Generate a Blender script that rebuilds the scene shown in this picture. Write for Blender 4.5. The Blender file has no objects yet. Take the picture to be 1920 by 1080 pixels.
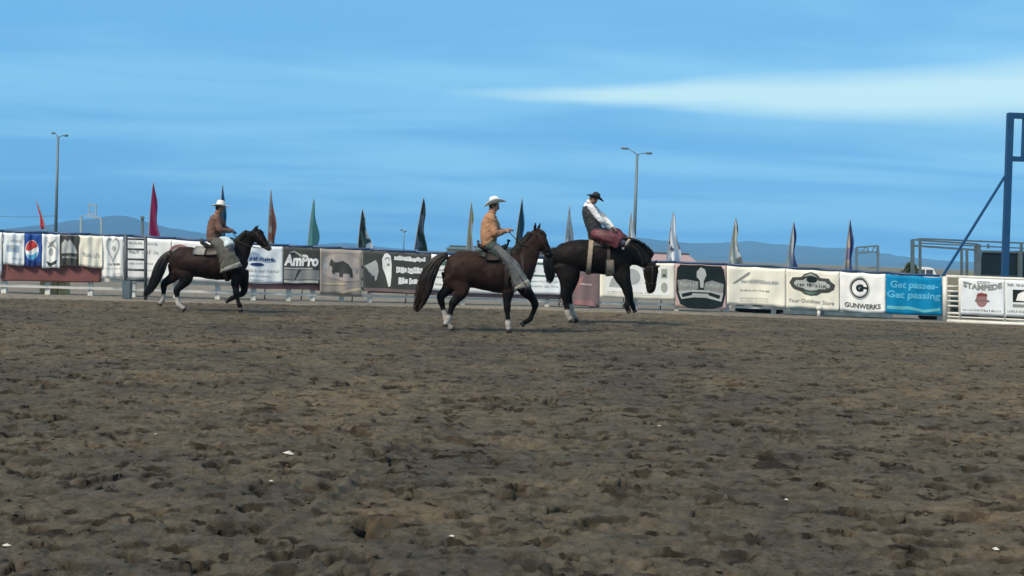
import bpy, bmesh, math, random
import numpy as np
from mathutils import Vector
R = math.radians
random.seed(7); rng = np.random.default_rng(7)
S = bpy.context.scene
C = S.collection

# ------------------------------------------------------------------ camera
CAM_H = 1.55; FPX = 2400.0; PITCH = math.atan(65/2400); ROLL = R(2.0)
Fw = np.array([0, math.cos(PITCH), -math.sin(PITCH)])
R0 = np.array([1.0, 0, 0]); U0 = np.array([0, math.sin(PITCH), math.cos(PITCH)])
Rt = math.cos(ROLL)*R0 + math.sin(ROLL)*U0
Up = -math.sin(ROLL)*R0 + math.cos(ROLL)*U0
cam_d = bpy.data.cameras.new('camera'); cam = bpy.data.objects.new('camera', cam_d); C.objects.link(cam)
cam_d.sensor_width = 36; cam_d.lens = FPX/1920*36; cam_d.clip_end = 40000; cam_d.clip_start = 0.1
from mathutils import Matrix
cam.matrix_world = Matrix(((Rt[0], Up[0], -Fw[0], 0), (Rt[1], Up[1], -Fw[1], 0), (Rt[2], Up[2], -Fw[2], CAM_H), (0, 0, 0, 1)))
S.camera = cam

# ------------------------------------------------------------------ world: overcast blue evening sky
SUN_EL, SUN_AZ = R(46), R(222)     # azimuth measured clockwise from +Y (view direction)
w = bpy.data.worlds.new('World'); S.world = w; w.use_nodes = True
nt = w.node_tree; nt.nodes.clear()
def N(tree, t, **k):
    n = tree.nodes.new(t)
    for a, b in k.items():
        if a == 'inp':
            for i, v in b.items(): n.inputs[i].default_value = v
        else: setattr(n, a, b)
    return n
def ramp(tree, fac, stops, interp='EASE'):
    n = tree.nodes.new('ShaderNodeValToRGB'); n.color_ramp.interpolation = interp
    e = n.color_ramp.elements
    while len(e) < len(stops): e.new(0.5)
    for q, (p, c) in zip(e, stops):
        q.position = p; q.color = (c[0], c[1], c[2], 1) if hasattr(c, '__len__') else (c, c, c, 1)
    if fac is not None: tree.links.new(fac, n.inputs[0])
    return n
def math_n(tree, op, a, b=None, c=None):
    n = tree.nodes.new('ShaderNodeMath'); n.operation = op
    for i, v in enumerate((a, b, c)):
        if v is None: continue
        if isinstance(v, (int, float)): n.inputs[i].default_value = v
        else: tree.links.new(v, n.inputs[i])
    return n.outputs[0]
L = nt.links.new
sky = N(nt, 'ShaderNodeTexSky', sky_type='NISHITA', sun_disc=False, sun_elevation=SUN_EL, sun_rotation=SUN_AZ)
tc = N(nt, 'ShaderNodeTexCoord'); sep = N(nt, 'ShaderNodeSeparateXYZ'); L(tc.outputs['Generated'], sep.inputs[0])
X_, Y_, Z_ = sep.outputs
Zc = math_n(nt, 'MAXIMUM', Z_, 0.0)
# the air and cloud deck: blue low down, paler where the deck is thin overhead
grad = ramp(nt, Zc, [(0.0, (1.8, 5.6, 9.5)), (0.10, (1.72, 5.3, 9.2)), (0.2, (2.1, 5.7, 9.4)), (0.55, (3.6, 6.0, 8.6)), (1.0, (4.6, 6.2, 7.8))])
# streaky deck: project on a plane overhead so that clouds flatten towards the horizon
zz = math_n(nt, 'ADD', Zc, 0.10)
px_ = math_n(nt, 'DIVIDE', X_, zz); py_ = math_n(nt, 'DIVIDE', Y_, zz)
cb = N(nt, 'ShaderNodeCombineXYZ'); L(px_, cb.inputs[0]); L(py_, cb.inputs[1])
mp = N(nt, 'ShaderNodeMapping'); mp.inputs['Scale'].default_value = (0.55, 1.1, 1); mp.inputs['Location'].default_value = (3.1, 0.4, 0); L(cb.outputs[0], mp.inputs[0])
nz = N(nt, 'ShaderNodeTexNoise', inp={'Scale': 0.9, 'Detail': 5.0, 'Roughness': 0.5, 'Distortion': 0.4}); L(mp.outputs[0], nz.inputs['Vector'])
streak = ramp(nt, nz.outputs[0], [(0.38, 0.0), (0.62, 1.0)])
mixA = N(nt, 'ShaderNodeMix', data_type='RGBA'); L(streak.outputs[0], mixA.inputs[0])
dark = N(nt, 'ShaderNodeMix', data_type='RGBA', blend_type='MULTIPLY'); dark.inputs[0].default_value = 1
L(grad.outputs[0], dark.inputs[6]); dark.inputs[7].default_value = (0.88, 0.93, 0.96, 1)
lite = N(nt, 'ShaderNodeMix', data_type='RGBA', blend_type='MULTIPLY'); lite.inputs[0].default_value = 1
L(grad.outputs[0], lite.inputs[6]); lite.inputs[7].default_value = (1.48, 1.20, 1.05, 1)
L(dark.outputs[2], mixA.inputs[6]); L(lite.outputs[2], mixA.inputs[7])
# one bright bank of cloud ahead to the right, in azimuth / elevation
az = math_n(nt, 'ARCTAN2', X_, Y_); el = math_n(nt, 'ARCSINE', Z_)
azel = N(nt, 'ShaderNodeCombineXYZ'); L(az, azel.inputs[0]); L(math_n(nt, 'MULTIPLY', el, 4.0), azel.inputs[1])
n2 = N(nt, 'ShaderNodeTexNoise', inp={'Scale': 5.0, 'Detail': 4.0, 'Roughness': 0.5}); L(azel.outputs[0], n2.inputs['Vector'])
wob = math_n(nt, 'MULTIPLY', math_n(nt, 'SUBTRACT', n2.outputs[0], 0.5), 0.022)
# centre line and half-thickness grow from the left tip to the right
def mr(v, a, b, c, d_, clamp=True):
    n = N(nt, 'ShaderNodeMapRange'); n.clamp = clamp
    L(v, n.inputs[0])
    for i, q in enumerate((a, b, c, d_)): n.inputs[i+1].default_value = q
    return n.outputs[0]
def bank(az0, az1, e0, e1, t0, t1, soft):
    cen = mr(az, az0, az1, e0, e1, False); th = mr(az, az0, az1, t0, t1)
    dist = math_n(nt, 'ABSOLUTE', math_n(nt, 'SUBTRACT', math_n(nt, 'ADD', el, wob), cen))
    q = math_n(nt, 'DIVIDE', dist, th)
    a_ = mr(q, 1.0+soft, 1.0-soft, 0, 1)
    a_ = math_n(nt, 'SMOOTH_MIN', a_, 1.0, 0.3)
    inn = mr(az, az0-0.03, az0+0.10, 0, 1)
    out = mr(az, az1+0.9, az1+0.3, 0, 1)
    return math_n(nt, 'MULTIPLY', math_n(nt, 'MULTIPLY', a_, inn), out)
b1 = bank(-0.03, 0.39, 0.1225, 0.130, 0.0028, 0.019, 0.6)
b2 = bank(0.02, 0.42, 0.103, 0.098, 0.004, 0.014, 0.9)
b1m = N(nt, 'ShaderNodeMix', data_type='RGBA'); L(math_n(nt, 'MULTIPLY', b1, 0.95), b1m.inputs[0]); L(mixA.outputs[2], b1m.inputs[6]); b1m.inputs[7].default_value = (6.8, 9.8, 10.3, 1)
b2m = N(nt, 'ShaderNodeMix', data_type='RGBA'); L(math_n(nt, 'MULTIPLY', b2, 0.3), b2m.inputs[0]); L(b1m.outputs[2], b2m.inputs[6]); b2m.inputs[7].default_value = (3.2, 6.8, 9.0, 1)
fin = N(nt, 'ShaderNodeMix', data_type='RGBA'); fin.inputs[0].default_value = 0.9
L(sky.outputs[0], fin.inputs[6]); L(b2m.outputs[2], fin.inputs[7])
bg = N(nt, 'ShaderNodeBackground'); bg.inputs['Strength'].default_value = 0.1; L(fin.outputs[2], bg.inputs[0])
wo = N(nt, 'ShaderNodeOutputWorld'); L(bg.outputs[0], wo.inputs[0])

sl = bpy.data.lights.new('sun', 'SUN'); sl.energy = 4.3; sl.angle = R(10); sl.color = (1.0, 0.86, 0.66)
so = bpy.data.objects.new('sun', sl); C.objects.link(so)
sd = Vector((math.sin(SUN_AZ)*math.cos(SUN_EL), math.cos(SUN_AZ)*math.cos(SUN_EL), math.sin(SUN_EL)))
so.rotation_euler = sd.to_track_quat('Z', 'Y').to_euler()
vs = S.view_settings; vs.view_transform = 'Standard'; vs.look = 'None'; vs.exposure = 0; vs.gamma = 1; vs.use_curve_mapping = False
S.cycles.volume_bounces = 0; S.cycles.max_bounces = 6

# ------------------------------------------------------------------ helpers
def P(px, py, d):
    r = Fw*FPX + Rt*(px-960) + Up*(540-py)
    return np.array([0, 0, CAM_H]) + r*(d/r[1])
def ground(px, py):
    r = Fw*FPX + Rt*(px-960) + Up*(540-py)
    return np.array([0, 0, CAM_H]) + r*(-CAM_H/r[2])
def Pz(px, z, d):
    a, b = 300.0, 700.0
    za, zb = P(px, a, d)[2], P(px, b, d)[2]
    for _ in range(3):
        c = a + (z-za)*(b-a)/(zb-za); zc = P(px, c, d)[2]; b, zb = c, zc
        if abs(zc-z) < 1e-4: break
    return P(px, c, d)
def tag(o, label=None, cat=None, group=None, kind=None):
    if label: o['label'] = label
    if cat: o['category'] = cat
    if group: o['group'] = group
    if kind: o['kind'] = kind
    return o
def empty(name, loc, label=None, cat=None, group=None):
    o = bpy.data.objects.new(name, None); C.objects.link(o); o.location = [float(v) for v in loc]; o.empty_display_size = 0.2
    return tag(o, label, cat, group)
MATS = {}
def mat(name, col, rough=0.7, vary=0.12, scale=6.0, metal=0.0, attr=False, bump=0.0, bscale=40.0, sheen=0.0):
    key = name
    if key in MATS: return MATS[key]
    m = bpy.data.materials.new(name); m.use_nodes = True; t = m.node_tree; b = t.nodes['Principled BSDF']
    b.inputs['Roughness'].default_value = rough; b.inputs['Metallic'].default_value = metal
    if sheen: b.inputs['Sheen Weight'].default_value = sheen
    tc = t.nodes.new('ShaderNodeTexCoord')
    nz = t.nodes.new('ShaderNodeTexNoise'); nz.inputs['Scale'].default_value = scale; nz.inputs['Detail'].default_value = 4
    t.links.new(tc.outputs['Object'], nz.inputs['Vector'])
    rp = ramp(t, nz.outputs[0], [(0.3, 1-vary), (0.7, 1+vary)], 'LINEAR')
    mx = t.nodes.new('ShaderNodeMix'); mx.data_type = 'RGBA'; mx.blend_type = 'MULTIPLY'; mx.inputs[0].default_value = 1
    if attr:
        a = t.nodes.new('ShaderNodeAttribute'); a.attribute_name = 'Col'; t.links.new(a.outputs['Color'], mx.inputs[6])
    else: mx.inputs[6].default_value = (*col, 1)
    t.links.new(rp.outputs[0], mx.inputs[7]); t.links.new(mx.outputs[2], b.inputs['Base Color'])
    if bump:
        n3 = t.nodes.new('ShaderNodeTexNoise'); n3.inputs['Scale'].default_value = bscale; t.links.new(tc.outputs['Object'], n3.inputs['Vector'])
        bp = t.nodes.new('ShaderNodeBump'); bp.inputs['Strength'].default_value = bump; bp.inputs['Distance'].default_value = 0.02
        t.links.new(n3.outputs[0], bp.inputs['Height']); t.links.new(bp.outputs[0], b.inputs['Normal'])
    MATS[key] = m
    return m

class MB:
    def __init__(s): s.v = []; s.f = []; s.c = []; s.n = 0
    def add(s, V, F, col=None):
        V = np.asarray(V, float).reshape(-1, 3); o = s.n
        s.v.append(V); s.f += [tuple(i+o for i in f) for f in F]; s.n += len(V)
        if col is not None: s.c.append(np.tile(np.array([*col, 1.0]), (len(V), 1)) if np.ndim(col) == 1 else np.c_[col, np.ones(len(V))])
        return s
    def box(s, c, size, rz=0.0, col=None):
        x, y, z = [q/2 for q in size]
        V = np.array([(a*x, b*y, e*z) for a in (-1, 1) for b in (-1, 1) for e in (-1, 1)])
        ca, sa = math.cos(rz), math.sin(rz)
        V = np.c_[V[:, 0]*ca-V[:, 1]*sa, V[:, 0]*sa+V[:, 1]*ca, V[:, 2]] + np.asarray(c)
        return s.add(V, [(0, 1, 3, 2), (4, 6, 7, 5), (0, 4, 5, 1), (2, 3, 7, 6), (0, 2, 6, 4), (1, 5, 7, 3)], col)
    def bar(s, a, b, w_, h_=None, col=None):       # rectangular bar from a to b
        a = np.asarray(a, float); b = np.asarray(b, float); h_ = h_ or w_
        t = b-a; t /= np.linalg.norm(t); u = np.array([0, 0, 1.0]) if abs(t[2]) < 0.9 else np.array([0, 1.0, 0])
        l = np.cross(t, u); l /= np.linalg.norm(l); n = np.cross(l, t)
        V = [p + l*i*w_/2 + n*j*h_/2 for p in (a, b) for i, j in ((-1, -1), (1, -1), (1, 1), (-1, 1))]
        return s.add(V, [(0, 1, 2, 3), (7, 6, 5, 4), (0, 4, 5, 1), (1, 5, 6, 2), (2, 6, 7, 3), (3, 7, 4, 0)], col)
    def tube(s, pts, r, n=8, col=None):
        pts = np.asarray(pts, float); rr = np.full(len(pts), r) if np.isscalar(r) else np.asarray(r)
        V = []; T = np.gradient(pts, axis=0); T /= np.linalg.norm(T, axis=1)[:, None]+1e-9
        u = np.array([0, 0, 1.0]) if abs(T[0][2]) < 0.9 else np.array([0, 1.0, 0])
        for p, t, q in zip(pts, T, rr):
            l = np.cross(t, u); l /= np.linalg.norm(l)+1e-9; m = np.cross(l, t); u = m
            for k in range(n):
                a = 2*math.pi*k/n; V.append(p + (l*math.cos(a)+m*math.sin(a))*q)
        k0 = len(pts); F = [(i*n+j, i*n+(j+1) % n, (i+1)*n+(j+1) % n, (i+1)*n+j) for i in range(k0-1) for j in range(n)]
        F += [tuple(range(n))[::-1], tuple((k0-1)*n+j for j in range(n))]
        return s.add(V, F, col)
    def build(s, name, m, parent=None, base=(0, 0, 0), smooth=True, link=True):
        me = bpy.data.meshes.new(name); V = np.concatenate(s.v) - np.asarray(base)
        me.from_pydata(V.tolist(), [], s.f); me.update()
        if s.c:
            at = me.color_attributes.new('Col', 'FLOAT_COLOR', 'POINT'); at.data.foreach_set('color', np.concatenate(s.c).astype(np.float32).ravel())
        if smooth: me.polygons.foreach_set('use_smooth', [True]*len(me.polygons))
        if m: me.materials.append(m)
        o = bpy.data.objects.new(name, me)
        if link: C.objects.link(o)
        if parent: o.parent = parent
        return o
def top(mb, name, m, loc, label, cat, group=None, smooth=False):     # a thing that is one mesh, origin at loc
    o = mb.build(name, m, None, loc, smooth); o.location = [float(q) for q in loc]; return tag(o, label, cat, group)

def crom(A, n):                                       # Catmull-Rom resampling of rows
    A = np.asarray(A, float); B = np.vstack([2*A[0]-A[1], A, 2*A[-1]-A[-2]]); out = []
    for i in range(1, len(B)-2):
        for k in range(n):
            t = k/n; p0, p1, p2, p3 = B[i-1:i+3]
            out.append(0.5*((2*p1)+(-p0+p2)*t+(2*p0-5*p1+4*p2-p3)*t*t+(-p0+3*p1-3*p2+p3)*t**3))
    out.append(A[-1]); return np.array(out)
class Chain:
    """a limb: centres, half thickness in the drawing plane and half thickness across it (metres)"""
    def __init__(s, C_, r, lat, n=4):
        A = crom(np.c_[C_, r, lat], n); s.C = A[:, :3]; s.r = np.maximum(A[:, 3], 0.003); s.l = np.maximum(A[:, 4], 0.003)
        T = np.gradient(s.C, axis=0); T /= np.linalg.norm(T, axis=1)[:, None]; s.T = T
        Lt = np.array([0, 1.0, 0]) - T*T[:, 1:2]; nn = np.linalg.norm(Lt, axis=1)[:, None]
        Lt = np.where(nn > 0.15, Lt/np.maximum(nn, 1e-6), np.array([1.0, 0, 0])); s.L = Lt; s.N = np.cross(T, Lt)
    def at(s, t, th, off=0.0):                        # point on the surface; t 0..1, th 0 = top/front of the drawing plane
        q = t*(len(s.C)-1); i = min(int(q), len(s.C)-2); f = q-i
        g = lambda A: A[i]*(1-f)+A[i+1]*f
        return g(s.C) + g(s.N)*(g(s.r)+off)*math.cos(th) + g(s.L)*(g(s.l)+off)*math.sin(th)
    def loft(s, mb, nr=14, col=None, off=0.0):
        V = []
        for c, r, l, N_, L_ in zip(s.C, s.r, s.l, s.N, s.L):
            for k in range(nr):
                a = 2*math.pi*k/nr; V.append(c + N_*(r+off)*math.cos(a) + L_*(l+off)*math.sin(a))
        m = len(s.C); V.append(s.C[0]-s.T[0]*s.r[0]*0.5); V.append(s.C[-1]+s.T[-1]*s.r[-1]*0.5)
        F = [(i*nr+j, (i+1)*nr+j, (i+1)*nr+(j+1) % nr, i*nr+(j+1) % nr) for i in range(m-1) for j in range(nr)]
        F += [(m*nr, j, (j+1) % nr) for j in range(nr)] + [(m*nr+1, (m-1)*nr+(j+1) % nr, (m-1)*nr+j) for j in range(nr)]
        mb.add(V, F, col); return s
    def wrap(s, mb, t0, t1, a0, a1, off, thick=0.012, nu=8, nv=16, col=None, flare=0.0):   # a band or blanket lying on the limb
        V = []
        for o_ in (off, off+thick):
            for i in range(nu+1):
                for j in range(nv+1):
                    a = a0+(a1-a0)*j/nv; V.append(s.at(t0+(t1-t0)*i/nu, a, o_+flare*abs(math.sin(a))))
        m = (nu+1)*(nv+1); id_ = lambda k, i, j: k*m+i*(nv+1)+j; F = []
        for i in range(nu):
            for j in range(nv):
                F.append((id_(1, i, j), id_(1, i+1, j), id_(1, i+1, j+1), id_(1, i, j+1))); F.append((id_(0, i, j), id_(0, i, j+1), id_(0, i+1, j+1), id_(0, i+1, j)))
        for i in range(nu):
            for j in (0, nv): F.append((id_(0, i, j), id_(0, i+1, j), id_(1, i+1, j), id_(1, i, j)))
        for j in range(nv):
            for i in (0, nu): F.append((id_(0, i, j), id_(0, i, j+1), id_(1, i, j+1), id_(1, i, j)))
        mb.add(V, F, col)
def pchain(pts, d, s=None, n=4, px_r=True):           # pts (px, py, r, lat, dy); r in photo px (animals) or metres (people)
    sc = FPX/d; Cc = [P(p[0], p[1], d+p[4]) for p in pts]
    r = [p[2]/sc if px_r else p[2] for p in pts]
    return Chain(np.array(Cc), np.array(r), np.array([p[3] for p in pts]), n)
def fuse(mb, name, m, parent, base, voxel, smooth=4, samples=None):
    """one continuous skin from overlapping lofts; vertex colours from the nearest limb sample"""
    o = mb.build(name, None, None, base)
    md = o.modifiers.new('r', 'REMESH'); md.mode = 'VOXEL'; md.voxel_size = voxel; md.use_smooth_shade = True
    ms = o.modifiers.new('s', 'SMOOTH'); ms.factor = 0.5; ms.iterations = smooth
    dg = bpy.context.evaluated_depsgraph_get(); me = bpy.data.meshes.new_from_object(o.evaluated_get(dg))
    old = o.data; o.modifiers.clear(); o.data = me; bpy.data.meshes.remove(old); me.name = name
    V = np.empty(len(me.vertices)*3); me.vertices.foreach_get('co', V); V = V.reshape(-1, 3)+np.asarray(base)
    if samples:
        pos = np.array([q[0] for q in samples]); rad = np.array([q[1] for q in samples]); col = np.array([q[2] for q in samples])
        out = np.empty((len(V), 3))
        for i in range(0, len(V), 4000):
            D = np.linalg.norm(V[i:i+4000, None]-pos[None], axis=2)/rad[None]
            W = np.exp(-(D-D.min(axis=1, keepdims=True))*14); W /= W.sum(axis=1, keepdims=True); out[i:i+4000] = W@col
        for a in list(me.color_attributes): me.color_attributes.remove(a)
        at = me.color_attributes.new('Col', 'FLOAT_COLOR', 'POINT'); at.data.foreach_set('color', np.c_[out, np.ones(len(out))].astype(np.float32).ravel())
    me.materials.clear(); me.materials.append(m); me.polygons.foreach_set('use_smooth', [True]*len(me.polygons))
    o.parent = parent
    return o

# value noise
def vnoise(x, y, seed=0):
    xi = np.floor(x).astype(np.int64); yi = np.floor(y).astype(np.int64); fx = x-xi; fy = y-yi
    fx = fx*fx*(3-2*fx); fy = fy*fy*(3-2*fy)
    def h(a, b):
        n = (a*374761393 + b*668265263 + seed*1442695040888963) & 0x7fffffff
        n = ((n ^ (n >> 13))*1274126177) & 0x7fffffff
        return ((n ^ (n >> 16)) & 0xffff)/65535.0
    return (h(xi, yi)*(1-fx)+h(xi+1, yi)*fx)*(1-fy)+(h(xi, yi+1)*(1-fx)+h(xi+1, yi+1)*fx)*fy

# ------------------------------------------------------------------ the ground
def grid_obj(name, Xg, Yg, Zg, m):
    r, c = Xg.shape; V = np.stack([Xg, Yg, Zg], -1).reshape(-1, 3)
    idx = np.arange(r*c).reshape(r, c)
    Q = np.stack([idx[:-1, :-1], idx[:-1, 1:], idx[1:, 1:], idx[1:, :-1]], -1).reshape(-1, 4)
    me = bpy.data.meshes.new(name); me.vertices.add(len(V)); me.vertices.foreach_set('co', V.astype(np.float32).ravel())
    me.loops.add(len(Q)*4); me.loops.foreach_set('vertex_index', Q.astype(np.int32).ravel())
    me.polygons.add(len(Q)); me.polygons.foreach_set('loop_start', np.arange(0, len(Q)*4, 4, dtype=np.int32))
    me.polygons.foreach_set('use_smooth', np.ones(len(Q), dtype=bool)); me.update(calc_edges=True)
    me.materials.append(m); o = bpy.data.objects.new(name, me); C.objects.link(o); return o
def soil(name, stops, fine=1.0, rough=0.95):
    m = bpy.data.materials.new(name); m.use_nodes = True; t = m.node_tree; b = t.nodes['Principled BSDF']; b.inputs['Roughness'].default_value = rough
    b.inputs['Specular IOR Level'].default_value = 0.2
    tc = t.nodes.new('ShaderNodeTexCoord')
    def nzz(sc, det, rg=0.55, off=(0, 0, 0)):
        mpp = t.nodes.new('ShaderNodeMapping'); mpp.inputs['Location'].default_value = off; t.links.new(tc.outputs['Object'], mpp.inputs[0])
        n = t.nodes.new('ShaderNodeTexNoise'); n.inputs['Scale'].default_value = sc; n.inputs['Detail'].default_value = det; n.inputs['Roughness'].default_value = rg
        t.links.new(mpp.outputs[0], n.inputs['Vector']); return n.outputs[0]
    big = nzz(0.13, 3, 0.6, (4, 9, 0)); mid = nzz(0.9, 5); sm = nzz(14*fine, 6, 0.65)
    v = math_n(t, 'ADD', math_n(t, 'MULTIPLY', big, 0.55), math_n(t, 'MULTIPLY', mid, 0.45))
    rp = ramp(t, v, stops, 'LINEAR')
    rs = ramp(t, sm, [(0.3, 0.74), (0.7, 1.26)], 'LINEAR')
    mx = t.nodes.new('ShaderNodeMix'); mx.data_type = 'RGBA'; mx.blend_type = 'MULTIPLY'; mx.inputs[0].default_value = 1
    t.links.new(rp.outputs[0], mx.inputs[6]); t.links.new(rs.outputs[0], mx.inputs[7])
    # scattered damp patches turned up from below
    dm = nzz(2.6, 4, 0.6, (11, 3, 0)); dr = ramp(t, dm, [(0.5, 1.0), (0.68, 0.78)], 'LINEAR')
    m2 = t.nodes.new('ShaderNodeMix'); m2.data_type = 'RGBA'; m2.blend_type = 'MULTIPLY'; m2.inputs[0].default_value = 1
    t.links.new(mx.outputs[2], m2.inputs[6]); t.links.new(dr.outputs[0], m2.inputs[7]); # dry crust and damp turned soil lie mixed at hand's breadth scale
    mo = nzz(5.5, 5, 0.62, (2, 7, 0)); mr_ = ramp(t, mo, [(0.36, 1.15), (0.5, 1.0), (0.62, 0.70)], 'LINEAR')
    m3 = t.nodes.new('ShaderNodeMix'); m3.data_type = 'RGBA'; m3.blend_type = 'MULTIPLY'; m3.inputs[0].default_value = 1
    t.links.new(m2.outputs[2], m3.inputs[6]); t.links.new(mr_.outputs[0], m3.inputs[7]); t.links.new(m3.outputs[2], b.inputs['Base Color'])
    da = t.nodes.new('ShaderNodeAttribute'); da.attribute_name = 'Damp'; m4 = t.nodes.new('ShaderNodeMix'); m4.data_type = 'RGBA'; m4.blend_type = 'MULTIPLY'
    t.links.new(da.outputs['Fac'], m4.inputs[0]); t.links.new(m3.outputs[2], m4.inputs[6]); m4.inputs[7].default_value = (0.26, 0.235, 0.215, 1); t.links.new(m4.outputs[2], b.inputs['Base Color'])  # print tint: moist soil plus the pits' shade painted into the colour
    fb = nzz(55*fine, 5, 0.7)
    bp = t.nodes.new('ShaderNodeBump'); bp.inputs['Strength'].default_value = 1.0; bp.inputs['Distance'].default_value = 0.022
    t.links.new(fb, bp.inputs['Height']); t.links.new(bp.outputs[0], b.inputs['Normal'])
    return m
M_dirt = soil('arena_soil', [(0.40, (0.070, 0.062, 0.050)), (0.5, (0.099, 0.085, 0.062)), (0.60, (0.136, 0.107, 0.069))])
M_strip = soil('packed_gravel', [(0.38, (0.17, 0.152, 0.125)), (0.62, (0.235, 0.21, 0.17))], 0.7)
M_field = soil('dry_field', [(0.38, (0.13, 0.115, 0.07)), (0.62, (0.2, 0.17, 0.1))], 0.3)

EDX = np.array([-40, -15, -10, 0, 5, 15, 40]); EDY = np.array([29.8, 30.4, 32.2, 34.9, 36.1, 36.0, 35.6])
def edgeY(x): return np.interp(x, EDX, EDY)
ys = [4.3]
while ys[-1] < 38: ys.append(ys[-1]*1.0023+0.001)
ys = np.array(ys); ncol = 880
u = np.linspace(-1, 1, ncol)
Yg = np.repeat(ys[:, None], ncol, 1); Xg = u[None]*(0.455*Yg+1.6)
Z = np.zeros_like(Xg)
Z += (vnoise(Xg*0.5, Yg*0.5, 1)-.5)*0.04 + (vnoise(Xg*1.6+3, Yg*1.9, 2)-.5)*0.028 + (vnoise(Xg*4.3, Yg*5.1, 3)-.5)*0.011
Z += (vnoise(Xg*9, Yg*11, 4)-.5)*0.010 + (vnoise(Xg*21, Yg*23, 5)-.5)*0.009 + (vnoise(Xg*45, Yg*47, 6)-.5)*0.006
def sst(v, a, b): v = np.clip((v-a)/(b-a), 0, 1); return v*v*(3-2*v)
wx = Xg+0.12*(vnoise(Xg*3, Yg*3, 31)-.5); wy = Yg+0.12*(vnoise(Xg*3+9, Yg*3, 32)-.5)
for sc_, lo, dp_, sd_ in ((2.6, .76, .025, 41), (4.6, .70, .018, 42), (8.0, .64, .016, 43), (13.0, .60, .011, 44), (22.0, .58, .007, 45)):      # churned, irregular dents
    v_ = 0.75*vnoise(wx*sc_, wy*sc_*1.1, sd_)+0.25*vnoise(wx*sc_*2.7, wy*sc_*2.7, sd_+7); Z -= dp_*sst(v_, lo, lo+.09)
# hoof prints: an oval pit with a steep far wall and a thrown-up rim
DX = np.zeros_like(Z); DY = np.zeros_like(Z); DAMP_SHADE = np.zeros_like(Z)     # DAMP_SHADE: moist soil turned up by the hooves, darkened to paint the pits' shade too
def pits(n, rad, dep, seed, cut=0.0):
    g = np.random.default_rng(seed)
    yy = 4.6+(34.5-4.6)*g.random(n)**0.85; xx = (g.random(n)*2-1)*(0.455*yy+1.4)
    for x, y in zip(xx, yy):
        r = rad*(0.65+0.7*g.random()); dp = dep*(0.5+0.8*g.random()); an = g.normal(0, .45); ar = 1.15+0.9*g.random()      # strides run along the arena
        i0, i1 = np.searchsorted(ys, (y-2.6*r, y+2.6*r)); hw = 0.455*y+1.6
        j0 = int(((x-2.6*r)/hw+1)/2*(ncol-1)); j1 = int(((x+2.6*r)/hw+1)/2*(ncol-1))+2; j0 = max(j0-1, 0); j1 = min(j1+1, ncol)
        if i1 <= i0 or j1 <= j0: continue
        dx = Xg[i0:i1, j0:j1]-x; dy = Yg[i0:i1, j0:j1]-y
        a = dx*math.cos(an)+dy*math.sin(an); b = (-dx*math.sin(an)+dy*math.cos(an))*ar
        q = np.sqrt(a*a+b*b)/r; q = q*(1+0.35*(vnoise(a*11+x*3, b*11+y*3, 9)-.5)*2)
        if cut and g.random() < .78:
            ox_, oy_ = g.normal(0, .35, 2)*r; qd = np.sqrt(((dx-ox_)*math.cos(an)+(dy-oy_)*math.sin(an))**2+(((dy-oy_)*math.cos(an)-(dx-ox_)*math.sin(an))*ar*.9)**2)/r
            qd = qd*(1+.7*(vnoise(dx*17+x*5, dy*17+y*5, 14)-.5)); DAMP_SHADE[i0:i1, j0:j1] = np.maximum(DAMP_SHADE[i0:i1, j0:j1], g.uniform(.35, 1)*sst(1.28-qd, 0, .35))
        if cut:                                       # the toe digs in under the far lip and leaves it overhanging
            hd_ = g.normal(0, 0.75); tx_, ty_ = math.sin(hd_), math.cos(hd_)*(1 if g.random() < .72 else -1); q0 = np.sqrt(dx*dx+dy*dy)+1e-6
            w_ = np.exp(-((q-1.02)/0.20)**2)*np.clip((dx*tx_+dy*ty_)/q0, 0, 1)**0.7*cut*dp; DX[i0:i1, j0:j1] -= tx_*w_; DY[i0:i1, j0:j1] -= ty_*w_
        Z[i0:i1, j0:j1] += -dp*np.clip((1.0-q)/0.25, 0, 1)**0.8 + dp*0.16*np.exp(-((q-1.25)/0.26)**2)
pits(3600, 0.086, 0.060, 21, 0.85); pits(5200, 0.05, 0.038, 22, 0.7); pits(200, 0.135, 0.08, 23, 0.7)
# a long shallow drag line running away to the right
for (a, b, ht) in (((470, 1020), (690, 872), .04), ((700, 868), (900, 776), .035), ((1400, 640), (1900, 622), .015)):
    A_ = ground(*a)[:2]; B_ = ground(*b)[:2]; t_ = (B_-A_)/np.linalg.norm(B_-A_); ln = np.linalg.norm(B_-A_)
    s_ = (Xg-A_[0])*t_[0]+(Yg-A_[1])*t_[1]; q_ = -(Xg-A_[0])*t_[1]+(Yg-A_[1])*t_[0]+0.06*np.sin(s_*1.3)
    fade = np.clip(s_/0.4, 0, 1)*np.clip((ln-s_)/0.4, 0, 1)
    Z += fade*(ht*np.exp(-(q_/0.05)**2) - ht*0.9*np.exp(-((q_-0.13)/0.06)**2))
E = edgeY(Xg) + 0.25*(vnoise(Xg*0.8, Yg*0+2, 12)-.5)
Z += 0.02*np.exp(-((Yg-E+0.35)/0.3)**2)
Z = np.where(Yg > E, Z*np.clip(1-(Yg-E)/0.4, 0, 1) - 0.16*np.clip((Yg-E)/0.5, 0, 1), Z)
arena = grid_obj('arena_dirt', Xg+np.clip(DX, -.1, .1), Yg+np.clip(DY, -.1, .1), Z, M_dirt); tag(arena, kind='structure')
at_ = arena.data.color_attributes.new('Damp', 'FLOAT_COLOR', 'POINT'); at_.data.foreach_set('color', np.repeat(DAMP_SHADE.ravel()[:, None], 4, 1).astype(np.float32).ravel())
mb = MB(); mb.add([(-4600, -1450, -.2), (4600, -1450, -.2), (4600, 7800, -.2), (-4600, 7800, -.2)], [(0, 1, 2, 3)])
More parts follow.
